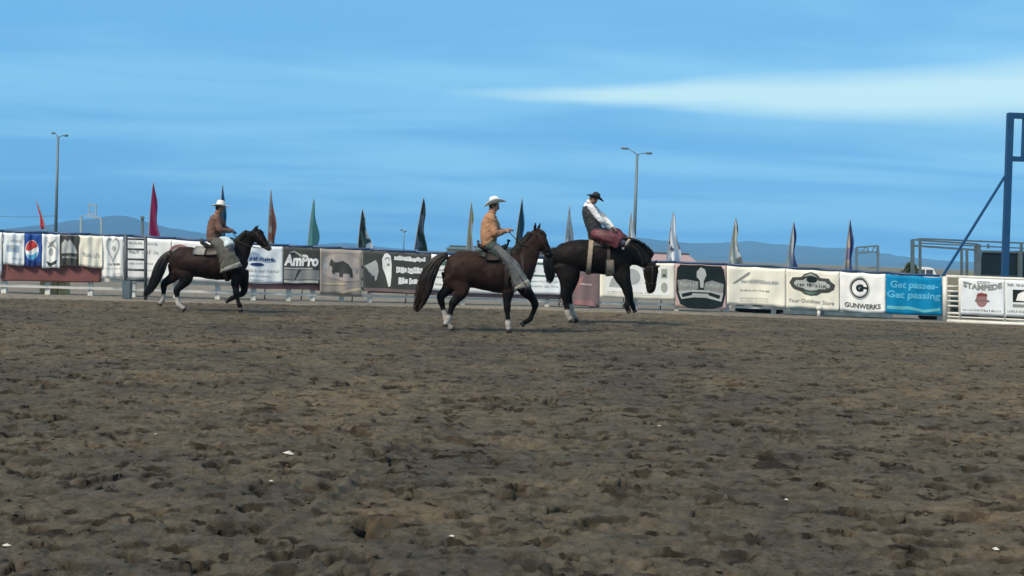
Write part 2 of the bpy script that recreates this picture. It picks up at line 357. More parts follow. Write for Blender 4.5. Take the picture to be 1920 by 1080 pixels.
tag(mb.build('ground', M_dirt, smooth=False), kind='structure')
xs = np.linspace(-70, 70, 281); rows = []
for k, off in enumerate([-0.12, 0.35, 1, 1.7, 2.5, 4, 8, 14, 22, 40]):
    rows.append((xs, edgeY(xs)+off+0.2*(vnoise(xs*0.9, xs*0, 5)-.5)*(k < 3), (-0.035 if k == 0 else 0.012)+0.03*(vnoise(xs*1.3, xs*0+k*3.1, 7)-.5)*(k > 0)))
A = np.array(rows); strip = grid_obj('gravel_track', A[:, 0], A[:, 1], A[:, 2], M_strip); tag(strip, kind='structure')
mb = MB(); mb.add([(-4600, 70, 0.03), (4600, 70, 0.03), (4600, 7800, 0.03), (-4600, 7800, 0.03)], [(0, 1, 2, 3)])
tag(mb.build('field', M_field, smooth=False), kind='structure')
# clods and crumbs of soil, one scatter
mb = MB(); g = np.random.default_rng(5)
oc = np.array([(1, 0, 0), (-1, 0, 0), (0, 1, 0), (0, -1, 0), (0, 0, 1), (0, 0, -1)], float); of = [(0, 2, 4), (2, 1, 4), (1, 3, 4), (3, 0, 4), (2, 0, 5), (1, 2, 5), (3, 1, 5), (0, 3, 5)]
nC = 15000; yy = 4.5+(33.5-4.5)*g.random(nC)**0.9; xx = (g.random(nC)*2-1)*(0.455*yy+1.3); rr = 0.004+0.013*g.random(nC)**3
ii = np.clip(np.searchsorted(ys, yy), 0, len(ys)-1); jj = np.clip(((xx/(0.455*yy+1.6)+1)/2*(ncol-1)).astype(int), 0, ncol-1)
zz_ = Z[ii, jj]
base_v = oc[None]*(rr[:, None, None]*(0.7+0.6*g.random((nC, 6, 1)))*np.array([1.2, 1.1, 0.8])) + np.stack([xx, yy, zz_+rr*0.3], -1)[:, None]
keep = yy < edgeY(xx)-0.1
base_v = base_v[keep]; V = base_v.reshape(-1, 3); F = (np.arange(len(base_v))[:, None, None]*6+np.array(of)[None]).reshape(-1, 3)
me = bpy.data.meshes.new('soil_clods'); me.from_pydata(V.tolist(), [], F.tolist()); me.materials.append(M_dirt)
o = bpy.data.objects.new('soil_clods', me); C.objects.link(o); tag(o, 'loose crumbs and clods of brown soil scattered over the arena floor', 'soil', kind='stuff')
# pale scraps lying on the dirt
M_scrap = mat('pale_scrap', (0.55, 0.50, 0.44), 0.8)
scraps = [(541, 850, 0.028, 'largest pale scrap lying on the dirt left of centre'), (292, 812, 0.014, 'small pale scrap beside a dark hoof print at left'), (508, 909, 0.012, 'small pale scrap below the largest scrap at left of centre'),
          (1474, 934, 0.013, 'small white scrap in the right foreground dirt'), (1235, 797, 0.013, 'small pale scrap on the dirt right of centre'), (12, 1027, 0.016, 'pale scrap at the bottom left corner of the picture'),
          (1866, 1030, 0.018, 'pale scrap in the bottom right corner of the picture'), (846, 1010, 0.012, 'tiny pale scrap at the bottom left of centre'), (1000, 800, 0.008, 'tiny pale speck on the dirt near the middle')]
for k, (a, b, r, lab) in enumerate(scraps):
    r *= 1.05
    p = ground(a, b); i = min(np.searchsorted(ys, p[1]), len(ys)-1); j = int((p[0]/(0.455*p[1]+1.6)+1)/2*(ncol-1)); p[2] = max(Z[i, j], Z[max(i-3, 0):i+3, max(j-3, 0):j+3].mean())+r*0.6
    m_ = MB(); g2 = np.random.default_rng(k); n_ = 7
    V = [(p[0]+r*1.5*math.cos(q)*(.6+.6*g2.random()), p[1]+r*math.sin(q)*(.6+.6*g2.random()), p[2]+r*0.5*(g2.random()-.2)) for q in np.linspace(0, 2*math.pi, n_, endpoint=False)]
    V += [(p[0]+r*.2, p[1], p[2]+r*0.8), (p[0], p[1], p[2]-r*0.5)]
    m_.add(V, [(i_, (i_+1) % n_, n_) for i_ in range(n_)]+[((i_+1) % n_, i_, n_+1) for i_ in range(n_)])
    top(m_, 'pale_scrap', M_scrap, p, lab, 'scrap', 'pale scraps on the arena dirt')

# ------------------------------------------------------------------ mountains and haze
M_hill = mat('hill_rock', (0.05, 0.065, 0.055), 0.95, 0.25, 0.004)
def range_(name, pts, D, seed):
    pts = np.array(pts, float); pxs = np.linspace(pts[0, 0], pts[-1, 0], 260); pys = np.interp(pxs, pts[:, 0], pts[:, 1])
    k = np.hanning(9); k /= k.sum(); pys = np.convolve(np.pad(pys, 4, 'edge'), k, 'valid') + (vnoise(pxs*0.09, pxs*0, seed)-.5)*2.2
    top_ = np.array([P(a, b, D) for a, b in zip(pxs, pys)]); h = np.maximum(top_[:, 2], 0)
    prof = [(-1500, 0), (-1200, .12), (-900, .3), (-600, .5), (-350, .72), (-150, .9), (0, 1), (200, .85), (600, .4), (1100, 0)]
    X3 = np.array([top_[:, 0] for _ in prof]); Y3 = np.array([D+p[0]+0*pxs for p in prof])
    Z3 = np.array([h*p[1]*(1-0.35*vnoise(top_[:, 0]*0.008, top_[:, 0]*0+i*1.7, seed+1)*(p[1] < 1)) - (12 if p[1] == 0 else 0) for i, p in enumerate(prof)])
    o = grid_obj(name, X3, Y3, Z3, M_hill); return tag(o, kind='structure')
range_('hills', [(-500, 425), (-200, 428), (0, 436), (70, 430), (85, 424), (110, 416), (150, 412), (185, 410), (205, 403), (222, 400), (245, 406), (285, 420), (320, 428), (360, 435), (395, 437), (440, 447), (520, 461), (585, 463), (615, 457), (640, 455), (680, 456), (720, 464), (800, 472), (900, 476), (960, 474), (1000, 467), (1060, 459), (1120, 449), (1180, 442), (1205, 446), (1250, 452), (1310, 457), (1345, 456), (1380, 453), (1410, 451), (1450, 457), (1480, 460), (1520, 462), (1550, 467), (1590, 462), (1650, 474), (1700, 481), (1740, 487), (1800, 490), (1920, 497), (2150, 505), (2500, 512)], 6000, 3)
M_haze = bpy.data.materials.new('haze'); M_haze.use_nodes = True; t = M_haze.node_tree; t.nodes.remove(t.nodes['Principled BSDF'])
pv = t.nodes.new('ShaderNodeVolumePrincipled'); pv.inputs['Color'].default_value = (0.20, 0.56, 1.0, 1); pv.inputs['Density'].default_value = 1.5e-4; pv.inputs['Anisotropy'].default_value = -0.3
t.links.new(pv.outputs[0], t.nodes['Material Output'].inputs['Volume'])
mb = MB(); mb.box((0, 3200, 84), (9400, 9400, 170.5)); hz = mb.build('haze', M_haze, smooth=False)
tag(hz, 'pale blue haze filling the air', 'haze', kind='stuff')

# ------------------------------------------------------------------ fence line, banners
FX = [-400, 0, 450, 700, 1000, 1400, 1760, 1920, 2300]; FD = [33.2, 34, 35, 36.3, 37.5, 38.2, 37.6, 37, 36]
fd = lambda px: float(np.interp(px, FX, FD))
TX = [-300, 0, 100, 230, 300, 530, 680, 800, 1000, 1120, 1260, 1360, 1475, 1575, 1660, 1768]; TY = [423, 433, 436.5, 441, 445, 460, 466.5, 473.5, 482, 486.5, 491, 495.5, 501, 506.5, 511, 517.5]
topy = lambda px: float(np.interp(px, TX, TY))
M_white = mat('white_rail_paint', (0.62, 0.61, 0.56), 0.5, 0.15, 3)
M_navy = mat('navy_rail_paint', (0.03, 0.07, 0.16), 0.5, 0.15, 3)
M_dkst = mat('dark_steel', (0.06, 0.075, 0.085), 0.5, 0.2, 4)
M_grst = mat('grey_galvanised_steel', (.11, .15, .165), 0.45, 0.2, 4, metal=0.3)
M_blue = mat('blue_painted_steel', (.006, .052, .14), 0.45, 0.15, 2)
M_black = mat('black_cloth', (0.018, 0.022, 0.026), 0.8, 0.3, 3)
fence = empty('rail_fence', Pz(900, 0, fd(900)+.14), 'white post and rail arena fence with a navy top rail, banners tied along it', 'fence')
fb = np.array(fence.location)
posts = [-160, -70, 8, 90, 170, 250, 330, 408, 475, 541, 586, 640, 693, 780, 867, 945, 1025, 1110, 1190, 1268, 1362, 1450, 1535, 1610, 1668, 1762]
for a in posts:
    d = fd(a)+.16; b = Pz(a, 0, d); t_ = P(a, topy(a)+3, d); m_ = MB(); hh = t_[2]
    m_.box((b[0], d, hh/2), (.13, .12, hh)); m_.box((b[0], d, hh+.012), (.15, .15, .024))
    m_.build('post', M_white, fence, fb, False)
for fz, th in ((.13, .07), (.27, .09), (.44, .09), (.66, .09), (.86, .09)):
    for a, b in zip(posts[:-1], posts[1:]):
        if a > 1000 and fz in (.27,) : continue
        da, db = fd(a)+.16, fd(b)+.16; za, zb = P(a, topy(a), da)[2]*fz, P(b, topy(b), db)[2]*fz
        A_, B_ = Pz(a, za, da), Pz(b, zb, db); o_ = np.array([0, -.08 - .004*(fz > .3), 0])
        m_ = MB(); m_.bar(A_+o_+(B_-A_)*.004, B_+o_-(B_-A_)*.004, .04, th); m_.build('rail', M_white, fence, fb, False)
for a, b in zip(posts[:-1], posts[1:]):
    m_ = MB(); A_ = P(a, topy(a), fd(a)+.03); B_ = P(b, topy(b), fd(b)+.03); m_.tube([A_, (A_+B_)/2-np.array([0, 0, .012]), B_], .036, 8); m_.build('top_rail', M_navy, fence, fb)

PAL = {'white': (.84, .84, .82), 'pale': (.74, .79, .82), 'cream': (.80, .77, .66), 'beige': (.33, .29, .255), 'char': (.062, .066, .062), 'dark': (.014, .024, .026), 'grey': (.25, .26, .25), 'lgrey': (.42, .44, .43),
       'navy': (.03, .045, .16), 'royal': (.02, .075, .30), 'red': (.50, .05, .05), 'rose': (.30, .165, .165), 'beigep': (.42, .37, .345), 'pink': (.50, .36, .35), 'mauve': (.20, .145, .15), 'azure': (.0, .21, .43), 'sky': (.10, .42, .66), 'aqua': (.12, .42, .5),
       'maroon': (.22, .06, .06), 'green': (.10, .17, .14), 'sage': (.36, .40, .33), 'tan': (.5, .42, .3), 'lblue': (.35, .45, .58), 'redcloth': (.20, .085, .08), 'fadered': (.30, .16, .155), 'yellow': (.6, .52, .2)}
def matte(m, sp=.12):
    m.node_tree.nodes['Principled BSDF'].inputs['Specular IOR Level'].default_value = sp; return m
def ink(c): return matte(mat('print_'+c, PAL[c], 0.7, 0.1, 3))
class Banner:
    def __init__(s, name, x0, x1, ytop, ybot, col, label, cat='banner', off=0.09, rip=0.03, seed=0, sag=1.0, group='banners tied along the arena fence', dfun=None, rough=.5):
        s.x0, s.x1 = x0, x1; s.yt, s.yb = ytop, ybot; s.off = off; s.rip = rip; s.seed = seed; s.sag = sag; s.df = dfun or fd
        s.base = s.map(.5, 0, 0)
        s.root = empty(name, s.base, label, cat, group)
        nu, nv = 28, 12; V = []
        for o_ in (0, -.006):
            for i in range(nu+1):
                for j in range(nv+1): V.append(s.map(i/nu, j/nv, o_))
        m = (nu+1)*(nv+1); id_ = lambda k, i, j: k*m+i*(nv+1)+j; F = []
        for i in range(nu):
            for j in range(nv):
                F += [(id_(0, i, j), id_(0, i+1, j), id_(0, i+1, j+1), id_(0, i, j+1)), (id_(1, i, j), id_(1, i, j+1), id_(1, i+1, j+1), id_(1, i+1, j))]
        for i in range(nu): F += [(id_(0, i, 0), id_(1, i, 0), id_(1, i+1, 0), id_(0, i+1, 0)), (id_(0, i, nv), id_(0, i+1, nv), id_(1, i+1, nv), id_(1, i, nv))]
        for j in range(nv): F += [(id_(0, 0, j), id_(0, 0, j+1), id_(1, 0, j+1), id_(1, 0, j)), (id_(0, nu, j), id_(1, nu, j), id_(1, nu, j+1), id_(0, nu, j+1))]
        mb = MB(); mb.add(V, F); mb.build('cloth', matte(mat('banner_'+col, PAL[col], rough+.1, 0.10, 2.2), .2), s.root, s.base)
        s.inks = {}
    def map(s, u, v, out=0.0):                       # u 0..1 left to right, v 0..1 bottom to top
        px = s.x0+(s.x1-s.x0)*u + s.rip*26*(1-v)*math.sin(3*u+s.seed)*.5; ph = s.seed*1.7; i0, i1 = s.yt
        yt = i0+(i1-i0)*u + s.sag*math.sin(math.pi*((u*2) % 1)); yb = s.yb[0]+(s.yb[1]-s.yb[0])*u + s.sag*.8*math.sin(u*6+ph)
        py = yb+(yt-yb)*v; d = s.df(px)-s.off
        w_ = s.rip*(.35+.65*(1-v))*(math.sin(u*9+ph+1.5*v)+.5*math.sin(u*19+2*ph-2*v)) + s.rip*.5*v*math.sin(u*2*math.pi*2+ph)*math.sin(v*9)
        return P(px, py, d-w_-out)
    def poly(s, pts, col, part='emblem', lay=1):
        k = (part, col); s.inks.setdefault(k, [])
        s.inks[k].append((pts, lay)); return s
    def rect(s, u0, v0, u1, v1, col, part='stripe', lay=1): return s.poly([(u0, v0), (u1, v0), (u1, v1), (u0, v1)], col, part, lay)
    def disc(s, u, v, ru, rv, col, part='emblem', lay=1, n=28, a0=0, a1=2*math.pi):
        return s.poly([(u+ru*math.cos(a0+(a1-a0)*k/n), v+rv*math.sin(a0+(a1-a0)*k/n)) for k in range(n+(1 if a1-a0 < 6.2 else 0))], col, part, lay)
    def arc(s, u, v, ru, rv, th, col, part='emblem', lay=1, a0=0, a1=2*math.pi, n=30):
        for k in range(n):
            p, q = a0+(a1-a0)*k/n, a0+(a1-a0)*(k+1)/n
            s.poly([(u+ru*math.cos(p), v+rv*math.sin(p)), (u+ru*math.cos(q), v+rv*math.sin(q)), (u+ru*(1-th)*math.cos(q), v+rv*(1-th)*math.sin(q)), (u+ru*(1-th)*math.cos(p), v+rv*(1-th)*math.sin(p))], col, part, lay)
        return s
    def text(s, txt, u0, v0, u1, v1, col, bold=.02, shear=0., lay=2, bend=0.):
        cu = bpy.data.curves.new('t', 'FONT'); cu.body = txt; cu.offset = bold; cu.shear = shear; cu.resolution_u = 3
        ob = bpy.data.objects.new('t', cu); C.objects.link(ob); dg = bpy.context.evaluated_depsgraph_get()
        me = bpy.data.meshes.new_from_object(ob.evaluated_get(dg)); V = np.array([v.co[:] for v in me.vertices]); F = [tuple(p.vertices) for p in me.polygons]
        bpy.data.objects.remove(ob); bpy.data.curves.remove(cu); bpy.data.meshes.remove(me)
        mn, mx = V.min(0), V.max(0); a = (V[:, 0]-mn[0])/(mx[0]-mn[0]); b = (V[:, 1]-mn[1])/(mx[1]-mn[1])
        UV = np.c_[u0+(u1-u0)*a, v0+(v1-v0)*b + bend*(2*a-1)**2]
        s.inks.setdefault(('lettering', col), []).append((UV, F, lay)); return s
    def scrib(s, u0, v0, u1, v1, col, seed=0, lay=1):   # small print too blurred to read: broken strokes
        g = random.Random(seed); x = u0
        while x < u1:
            w_ = (v1-v0)*g.uniform(.25, .55)*.8; h = g.choice((.75, .75, 1.0))
            s.rect(x, v0, min(x+w_*.35, u1), v0+(v1-v0)*h, col, 'lettering', lay); s.rect(x, v0+(v1-v0)*g.choice((0, .35, .6)), min(x+w_, u1), v0+(v1-v0)*(g.choice((0, .35, .6))+.22), col, 'lettering', lay)
            x += w_*(1.25 if g.random() > .14 else 2.2)
        return s
    def big(s, u0, v0, u1, v1, col, seed=0, lay=1):     # large letters smeared together by distance: a ragged band
        g = random.Random(seed); x = u0; h = v1-v0; top_ = []; bot = []
        while x < u1:
            w_ = h*g.uniform(.16, .34); t_ = v1-h*g.choice((0, 0, .22, .3, .12)); b_ = v0+h*g.choice((0, 0, 0, .08, -.12))
            s.poly([(x, b_), (min(x+w_, u1), b_+h*.02), (min(x+w_*.96, u1), t_), (x+w_*.08, t_-h*.04)], col, 'lettering', lay)
            if g.random() < .45: s.disc(x+w_*.5, (t_+b_)/2, w_*.16, h*.16, 'lgrey' if col == 'white' else 'grey', 'lettering', lay+1, 8)
            x += w_*(1.0 if g.random() > .12 else 1.35)
        return s
    def done(s):
        for (part, col), items in s.inks.items():
            bm = bmesh.new()
            for it in items:
                if len(it) == 3:
                    UV, F, lay = it; vs_ = [bm.verts.new((p[0], p[1], lay*.0035)) for p in UV]
                    for f in F:
                        try: bm.faces.new([vs_[i] for i in f])
                        except ValueError: pass
                else:
                    pts, lay = it
                    vs_ = [bm.verts.new((p[0], p[1], lay*.0035)) for p in pts]
                    try: bm.faces.new(vs_)
                    except ValueError: pass
            bmesh.ops.triangulate(bm, faces=bm.faces[:])
            for k in range(1, 28):
                bmesh.ops.bisect_plane(bm, geom=bm.verts[:]+bm.edges[:]+bm.faces[:], plane_co=(k/28, 0, 0), plane_no=(1, 0, 0))
            for k in range(1, 12):
                bmesh.ops.bisect_plane(bm, geom=bm.verts[:]+bm.edges[:]+bm.faces[:], plane_co=(0, k/12, 0), plane_no=(0, 1, 0))
            me = bpy.data.meshes.new(part); 
            for v in bm.verts: v.co = Vector((s.map(v.co.x, v.co.y, .003+v.co.z)-s.base).tolist())
            bmesh.ops.recalc_face_normals(bm, faces=bm.faces[:])
            bm.to_mesh(me); bm.free(); me.materials.append(ink(col)); o = bpy.data.objects.new(part, me); C.objects.link(o); o.parent = s.root
            if part == 'lettering': o['kind'] = 'stuff'
        return s
def bn(name, x0, x1, h0, h1, col, label, **k):       # top follows the rail
    return Banner(name, x0, x1, (topy(x0)+2.5, topy(x1)+2.5), (h0, h1), col, label, **k)

b = bn('banner', -60, 4, 510, 512, 'white', 'white banner cut off by the left edge of the picture', seed=1); b.disc(.8, .6, .12, .2, 'grey'); b.scrib(.2, .2, .95, .3, 'lgrey', 1); b.done()
b = bn('banner', 6, 46, 496, 498, 'pale', 'pale blue white banner with a grey block, left of the blue soda banner', seed=2); b.rect(.15, .42, .75, .62, 'lblue', 'picture'); b.rect(.3, .5, .6, .6, 'lgrey', 'picture', 2); b.scrib(.35, .72, .85, .82, 'lgrey', 2); b.scrib(.4, .18, .9, .24, 'lgrey', 3); b.done()
b = bn('banner', 45, 79, 499, 499, 'royal', 'royal blue banner with a red white and blue round emblem', seed=3, rip=.03)
b.disc(.44, .5, .37, .30, 'white'); b.poly([(.44+.33*math.cos(q), .52+.27*math.sin(q)) for q in np.linspace(.35, math.pi+.1, 16)] + [(.26, .47), (.44, .55), (.56, .60)], 'red', 'emblem', 2)
b.poly([(.44+.33*math.cos(q), .48+.27*math.sin(q)) for q in np.linspace(math.pi+.35, 2*math.pi-.1, 16)] + [(.66, .42), (.5, .36), (.3, .34)], 'sky', 'emblem', 2); b.rect(.02, .01, .98, .13, 'navy'); b.done()
b = bn('banner', 79, 112, 502, 503, 'white', 'white banner with a dark star shape above a curved mark', seed=4); b.poly([(.2, .85), (.45, .74), (.8, .88), (.62, .72), (.85, .55), (.55, .66), (.3, .6), (.42, .72)], 'grey'); b.disc(.5, .48, .13, .12, 'lgrey'); b.poly([(.25, .22), (.5, .14), (.85, .25), (.78, .12), (.5, .05), (.32, .10)], 'char'); b.done()
b = bn('banner', 112, 148, 498, 499, 'grey', 'dark grey banner with a pale mountain picture', seed=5); b.rect(.02, .02, .98, .98, 'char', 'ground_print', 1); b.poly([(.1, .4), (.1, .72), (.28, .86), (.4, .78), (.55, .85), (.8, .62), (.92, .42)], 'lgrey', 'picture', 2); b.scrib(.12, .24, .9, .32, 'lgrey', 4, 2); b.done()
b = bn('banner', 148, 192, 499, 503, 'cream', 'cream banner with one row of faint block letters, left of the heart banner', seed=6); b.scrib(.15, .32, .88, .48, 'lgrey', 5); b.done()
b = bn('banner', 192, 231, 521, 522, 'white', 'white banner with a grey line drawing shaped like a heart', seed=7, rip=.02)
hp = lambda q: (.5+.33*(math.sin(q)**3), .72+.022*(13*math.cos(q)-5*math.cos(2*q)-2*math.cos(3*q)-math.cos(4*q)))
for k in range(26):
    a_, c_ = 2*math.pi*k/28, 2*math.pi*(k+1)/28; p, q = hp(a_), hp(c_); sh = lambda z: (.5+(z[0]-.5)*.78, .72+(z[1]-.72)*.78)
    b.poly([p, q, sh(q), sh(p)], 'lgrey', 'heart_outline')
b.disc(.55, .72, .1, .06, 'lgrey'); b.scrib(.25, .31, .85, .37, 'char', 6); b.scrib(.1, .22, .9, .25, 'lgrey', 7); b.scrib(.5, .09, .95, .12, 'lgrey', 8); b.done()
for nm, a, c, yt0, yt1, yb0, yb1, col, lab in (('lower_cloth', 2, 190, 489, 494, 527, 529, 'redcloth', 'faded red cloth hung below the small banners at far left'),
        ('lower_cloth', 440, 601, 520, 526, 539, 545, 'fadered', 'dusty red strip of cloth below the motor and lettered banners'),
        ('lower_cloth', 690, 1052, 528, 540, 549, 562, 'mauve', 'dull purple brown strip of cloth low on the fence behind the middle horse')):
    z_ = Banner(nm, a, c, (yt0, yt1), (yb0, yb1), col, lab, cat='cloth', off=.0, rip=.008, seed=a, group='cloths low on the fence', rough=.8); z_.done()
b = bn('banner', 234, 322, 522, 527, 'white', 'white banner behind the dark steel panel with rows of grey letters', seed=8, rip=.02)
for k, (v_, h_, x) in enumerate(((.84, .07, .7), (.62, .1, .72), (.36, .05, .6), (.2, .04, .7))): b.scrib(.08, v_, x, v_+h_, 'lgrey', 20+k)
b.done()
b = bn('banner', 322, 452, 527, 531, 'white', 'white banner behind the left horse with a red arch', seed=9, rip=.02); b.arc(.13, .68, .17, .22, .3, 'rose', a0=.1, a1=3.0); b.rect(.05, .66, .2, .72, 'pink'); b.scrib(.4, .74, .9, .84, 'lgrey', 30); b.done()
b = bn('banner', 453, 530, 531, 532, 'pale', 'pale banner with a navy scribbled name and oval in front of the left horse nose', seed=10, rip=.025)
b.poly([(.05, .58), (.12, .72), (.28, .84), (.42, .78), (.5, .68), (.82, .66), (.84, .6), (.6, .56), (.4, .62), (.2, .58)], 'lblue', 'emblem'); b.scrib(.2, .60, .82, .71, 'navy', 41, 2); b.disc(.38, .5, .17, .045, 'navy'); b.scrib(.08, .3, .9, .38, 'lgrey', 42); b.scrib(.1, .18, .7, .22, 'grey', 43); b.scrib(.2, .08, .55, .11, 'grey', 44); b.done()
b = bn('banner', 531, 600, 533, 535, 'char', 'dark grey banner with white word reading AmPro', seed=11, rip=.02)
b.text('AmPro', .02, .5, .96, .82, 'white', .05, .15); b.poly([(.15, .86), (.3, .93), (.6, .74), (.5, .74), (.3, .87)], 'sage', 'emblem', 3); b.rect(.02, .42, .8, .46, 'lgrey'); b.poly([(.02, .14), (.3, .14), (.4, .4), (.02, .4)], 'grey', 'picture'); b.poly([(.34, .14), (.98, .14), (.98, .4), (.5, .4)], 'grey', 'picture'); b.rect(.02, .05, .95, .12, 'lgrey'); b.done()
b = bn('banner', 600, 678, 551, 556, 'beige', 'beige photo banner with the dark shape of a bull', seed=12, rip=.03)
b.poly([(.05, .45), (.1, .8), (.3, .9), (.7, .9), (.95, .8), (.95, .35), (.6, .3), (.3, .36)], 'beigep', 'picture')
b.poly([(.28, .50), (.30, .60), (.22, .66), (.24, .72), (.27, .80), (.34, .72), (.42, .71), (.55, .75), (.68, .69), (.77, .58), (.79, .40), (.72, .40), (.70, .48), (.56, .47), (.54, .38), (.46, .39), (.46, .49), (.36, .49), (.34, .44)], 'char', 'bull_print', 2)
b.rect(.85, .5, .92, .6, 'grey', 'picture', 2); b.rect(.08, .56, .2, .68, 'lgrey', 'picture', 2); b.poly([(.5, .03), (.98, .14), (.98, .2), (.7, .14)], 'tan', 'picture', 2); b.rect(.05, .22, .6, .26, 'tan', 'picture', 2); b.done()
b = bn('banner', 680, 808, 546, 550, 'char', 'dark grey banner with a pale hand, a tall oval face and three white lines', seed=13, rip=.02)
b.poly([(.02, .62), (.08, .67), (.13, .72), (.19, .78), (.22, .7), (.235, .5), (.2, .28), (.18, .26), (.17, .4), (.14, .38), (.12, .44), (.09, .48), (.06, .56)], 'lgrey', 'hand_print')
b.poly([(.32, .95), (.36, .97), (.41, .9), (.425, .7), (.42, .4), (.405, .14), (.375, .12), (.34, .38), (.29, .6), (.285, .82)], 'white', 'oval_print'); b.arc(.36, .78, .04, .09, .35, 'grey', lay=2, a0=.2, a1=2.8); b.disc(.375, .68, .02, .035, 'grey', lay=2)
b.big(.46, .80, .92, .92, 'white', 50); b.big(.49, .50, .88, .66, 'white', 51); b.big(.52, .22, .84, .38, 'white', 52); b.rect(.02, .0, .98, .08, 'mauve'); b.done()
b = bn('banner', 809, 936, 545, 552, 'white', 'white banner with grey lines partly hidden by the middle horse', seed=14, rip=.02)
for k in range(4): b.rect(.05, .16+.2*k, .95, .2+.2*k, 'lgrey'); 
b.rect(.05, .72, .3, .85, 'green', 'picture', 2); b.done()
b = bn('banner', 937, 1052, 551, 553, 'pale', 'white banner with dark green bars between the two right hand horses', seed=15, rip=.02)
b.rect(.5, .84, .98, .9, 'green'); b.rect(.5, .5, .98, .55, 'green'); b.rect(.72, .62, .77, .74, 'green', 'lettering'); b.rect(.52, .62, .58, .74, 'green', 'lettering'); b.scrib(.5, .2, .95, .26, 'lgrey', 61); b.scrib(.5, .34, .95, .4, 'lgrey', 62); b.done()
b = bn('banner', 1053, 1124, 572, 576, 'mauve', 'dull purple banner behind the legs of the bucking horse', seed=16, rip=.03); b.poly([(.2, .4), (.4, .62), (.6, .66), (.5, .45), (.35, .3)], 'rose', 'picture'); b.rect(.5, .46, .8, .5, 'pink', 'picture', 2); b.poly([(.1, .02), (.9, .02), (.8, .14), (.3, .12)], 'rose', 'picture'); b.done()
b = bn('banner', 1125, 1265, 558, 563, 'cream', 'cream banner with small brown pictures behind the bucking horse head', seed=17, rip=.02)
b.rect(.08, .12, .94, .9, 'white', 'panel_print'); b.disc(.42, .6, .12, .22, 'lgrey', 'picture', 2); b.poly([(.12, .3), (.16, .55), (.22, .62), (.24, .42), (.36, .36), (.36, .28)], 'lgrey', 'picture', 2); b.rect(.82, .6, .9, .85, 'sage', 'picture', 2); b.disc(.86, .34, .045, .14, 'sage', 'picture', 2); b.rect(.84, .64, .88, .7, 'char', 'picture', 3); b.scrib(.1, .15, .7, .2, 'tan', 71, 2); b.done()
b = bn('banner', 1266, 1362, 576, 582, 'pink', 'pink cornered banner filled by a black barrel shape with a skull emblem', seed=18, rip=.015)
b.poly([(.10, .99), (.9, .99), (.95, .9), (.99, .6), (.98, .35), (.92, .07), (.74, .01), (.26, .01), (.10, .08), (.02, .35), (.02, .62), (.04, .9)], 'dark', 'barrel_print')
b.poly([(.42, .84), (.5, .94), (.58, .9), (.61, .78), (.56, .64), (.55, .48), (.49, .48), (.48, .64), (.42, .72)], 'lgrey', 'skull', 2)
b.poly([(.04, .62), (.2, .66), (.45, .62), (.45, .45), (.08, .36)], 'grey', 'ribbon', 2); b.poly([(.58, .6), (.72, .66), (.95, .58), (.93, .36), (.56, .44)], 'grey', 'ribbon', 2)
b.scrib(.1, .5, .44, .6, 'lgrey', 81, 3); b.scrib(.6, .5, .92, .6, 'lgrey', 82, 3); b.poly([(.06, .38), (.3, .43), (.7, .43), (.94, .38), (.9, .18), (.6, .26), (.35, .26), (.12, .2)], 'lgrey', 'ribbon', 2)
b.poly([(.12, .32), (.3, .38), (.7, .38), (.88, .32), (.86, .24), (.65, .32), (.35, .32), (.14, .24)], 'dark', 'ribbon', 3); b.rect(.33, .3, .65, .35, 'lgrey', 'ribbon', 4); b.done()
b = bn('banner', 1363, 1473, 569, 577, 'cream', 'cream banner with a grey slanted script line right of the black barrel banner', seed=19, rip=.03, sag=1.5)
b.poly([(.09, .56), (.35, .86), (.4, .88), (.38, .8), (.14, .56)], 'grey', 'emblem'); b.big(.24, .58, .88, .68, 'lgrey', 90); b.scrib(.22, .36, .72, .42, 'grey', 91); b.scrib(.22, .16, .7, .20, 'lgrey', 92); b.scrib(.22, .10, .7, .13, 'lgrey', 93); b.done()
b = bn('banner', 1474, 1574, 577, 583, 'cream', 'cream banner with a black frilled badge and one text line', seed=20, rip=.03, sag=1.5)
em = [(.06, .66), (.12, .8), (.28, .82), (.34, .9), (.46, .95), (.58, .9), (.64, .82), (.8, .82), (.84, .74), (.92, .66), (.9, .54), (.8, .46), (.66, .44), (.58, .36), (.46, .33), (.34, .37), (.28, .44), (.14, .5), (.1, .56)]
b.poly(em, 'char', 'badge'); b.poly([(.46+(x-.46)*.8, .64+(y-.64)*.55) for x, y in em], 'lgrey', 'badge', 2); b.disc(.48, .75, .1, .08, 'dark', 'badge', 3); b.poly([(.3, .83), (.46, .92), (.6, .82), (.46, .86)], 'sage', 'badge', 3); b.scrib(.2, .56, .78, .68, 'char', 101, 3); b.poly([(.3, .44), (.6, .44), (.46, .35)], 'green', 'badge', 2)
b.text('Your Outdoor Store', .04, .15, .9, .25, 'grey', .01, .1); b.done()
b = bn('banner', 1575, 1660, 584, 588, 'white', 'white banner with a round letter G badge', seed=21, rip=.02, sag=2.0)
b.arc(.43, .62, .23, .29, .12, 'lgrey'); b.arc(.43, .62, .20, .25, .16, 'char', lay=2); b.arc(.43, .62, .155, .19, .45, 'white', lay=2)
b.text('G', .35, .53, .52, .71, 'dark', .09, 0, 3); b.rect(.5, .6, .62, .66, 'dark', 'emblem', 3); b.text('GUNWERKS', .1, .11, .9, .235, 'char', .025); b.done()
b = bn('banner', 1661, 1766, 587, 593, 'azure', 'bright blue banner with two lines of pale blue writing', seed=22, rip=.035, sag=1.5)
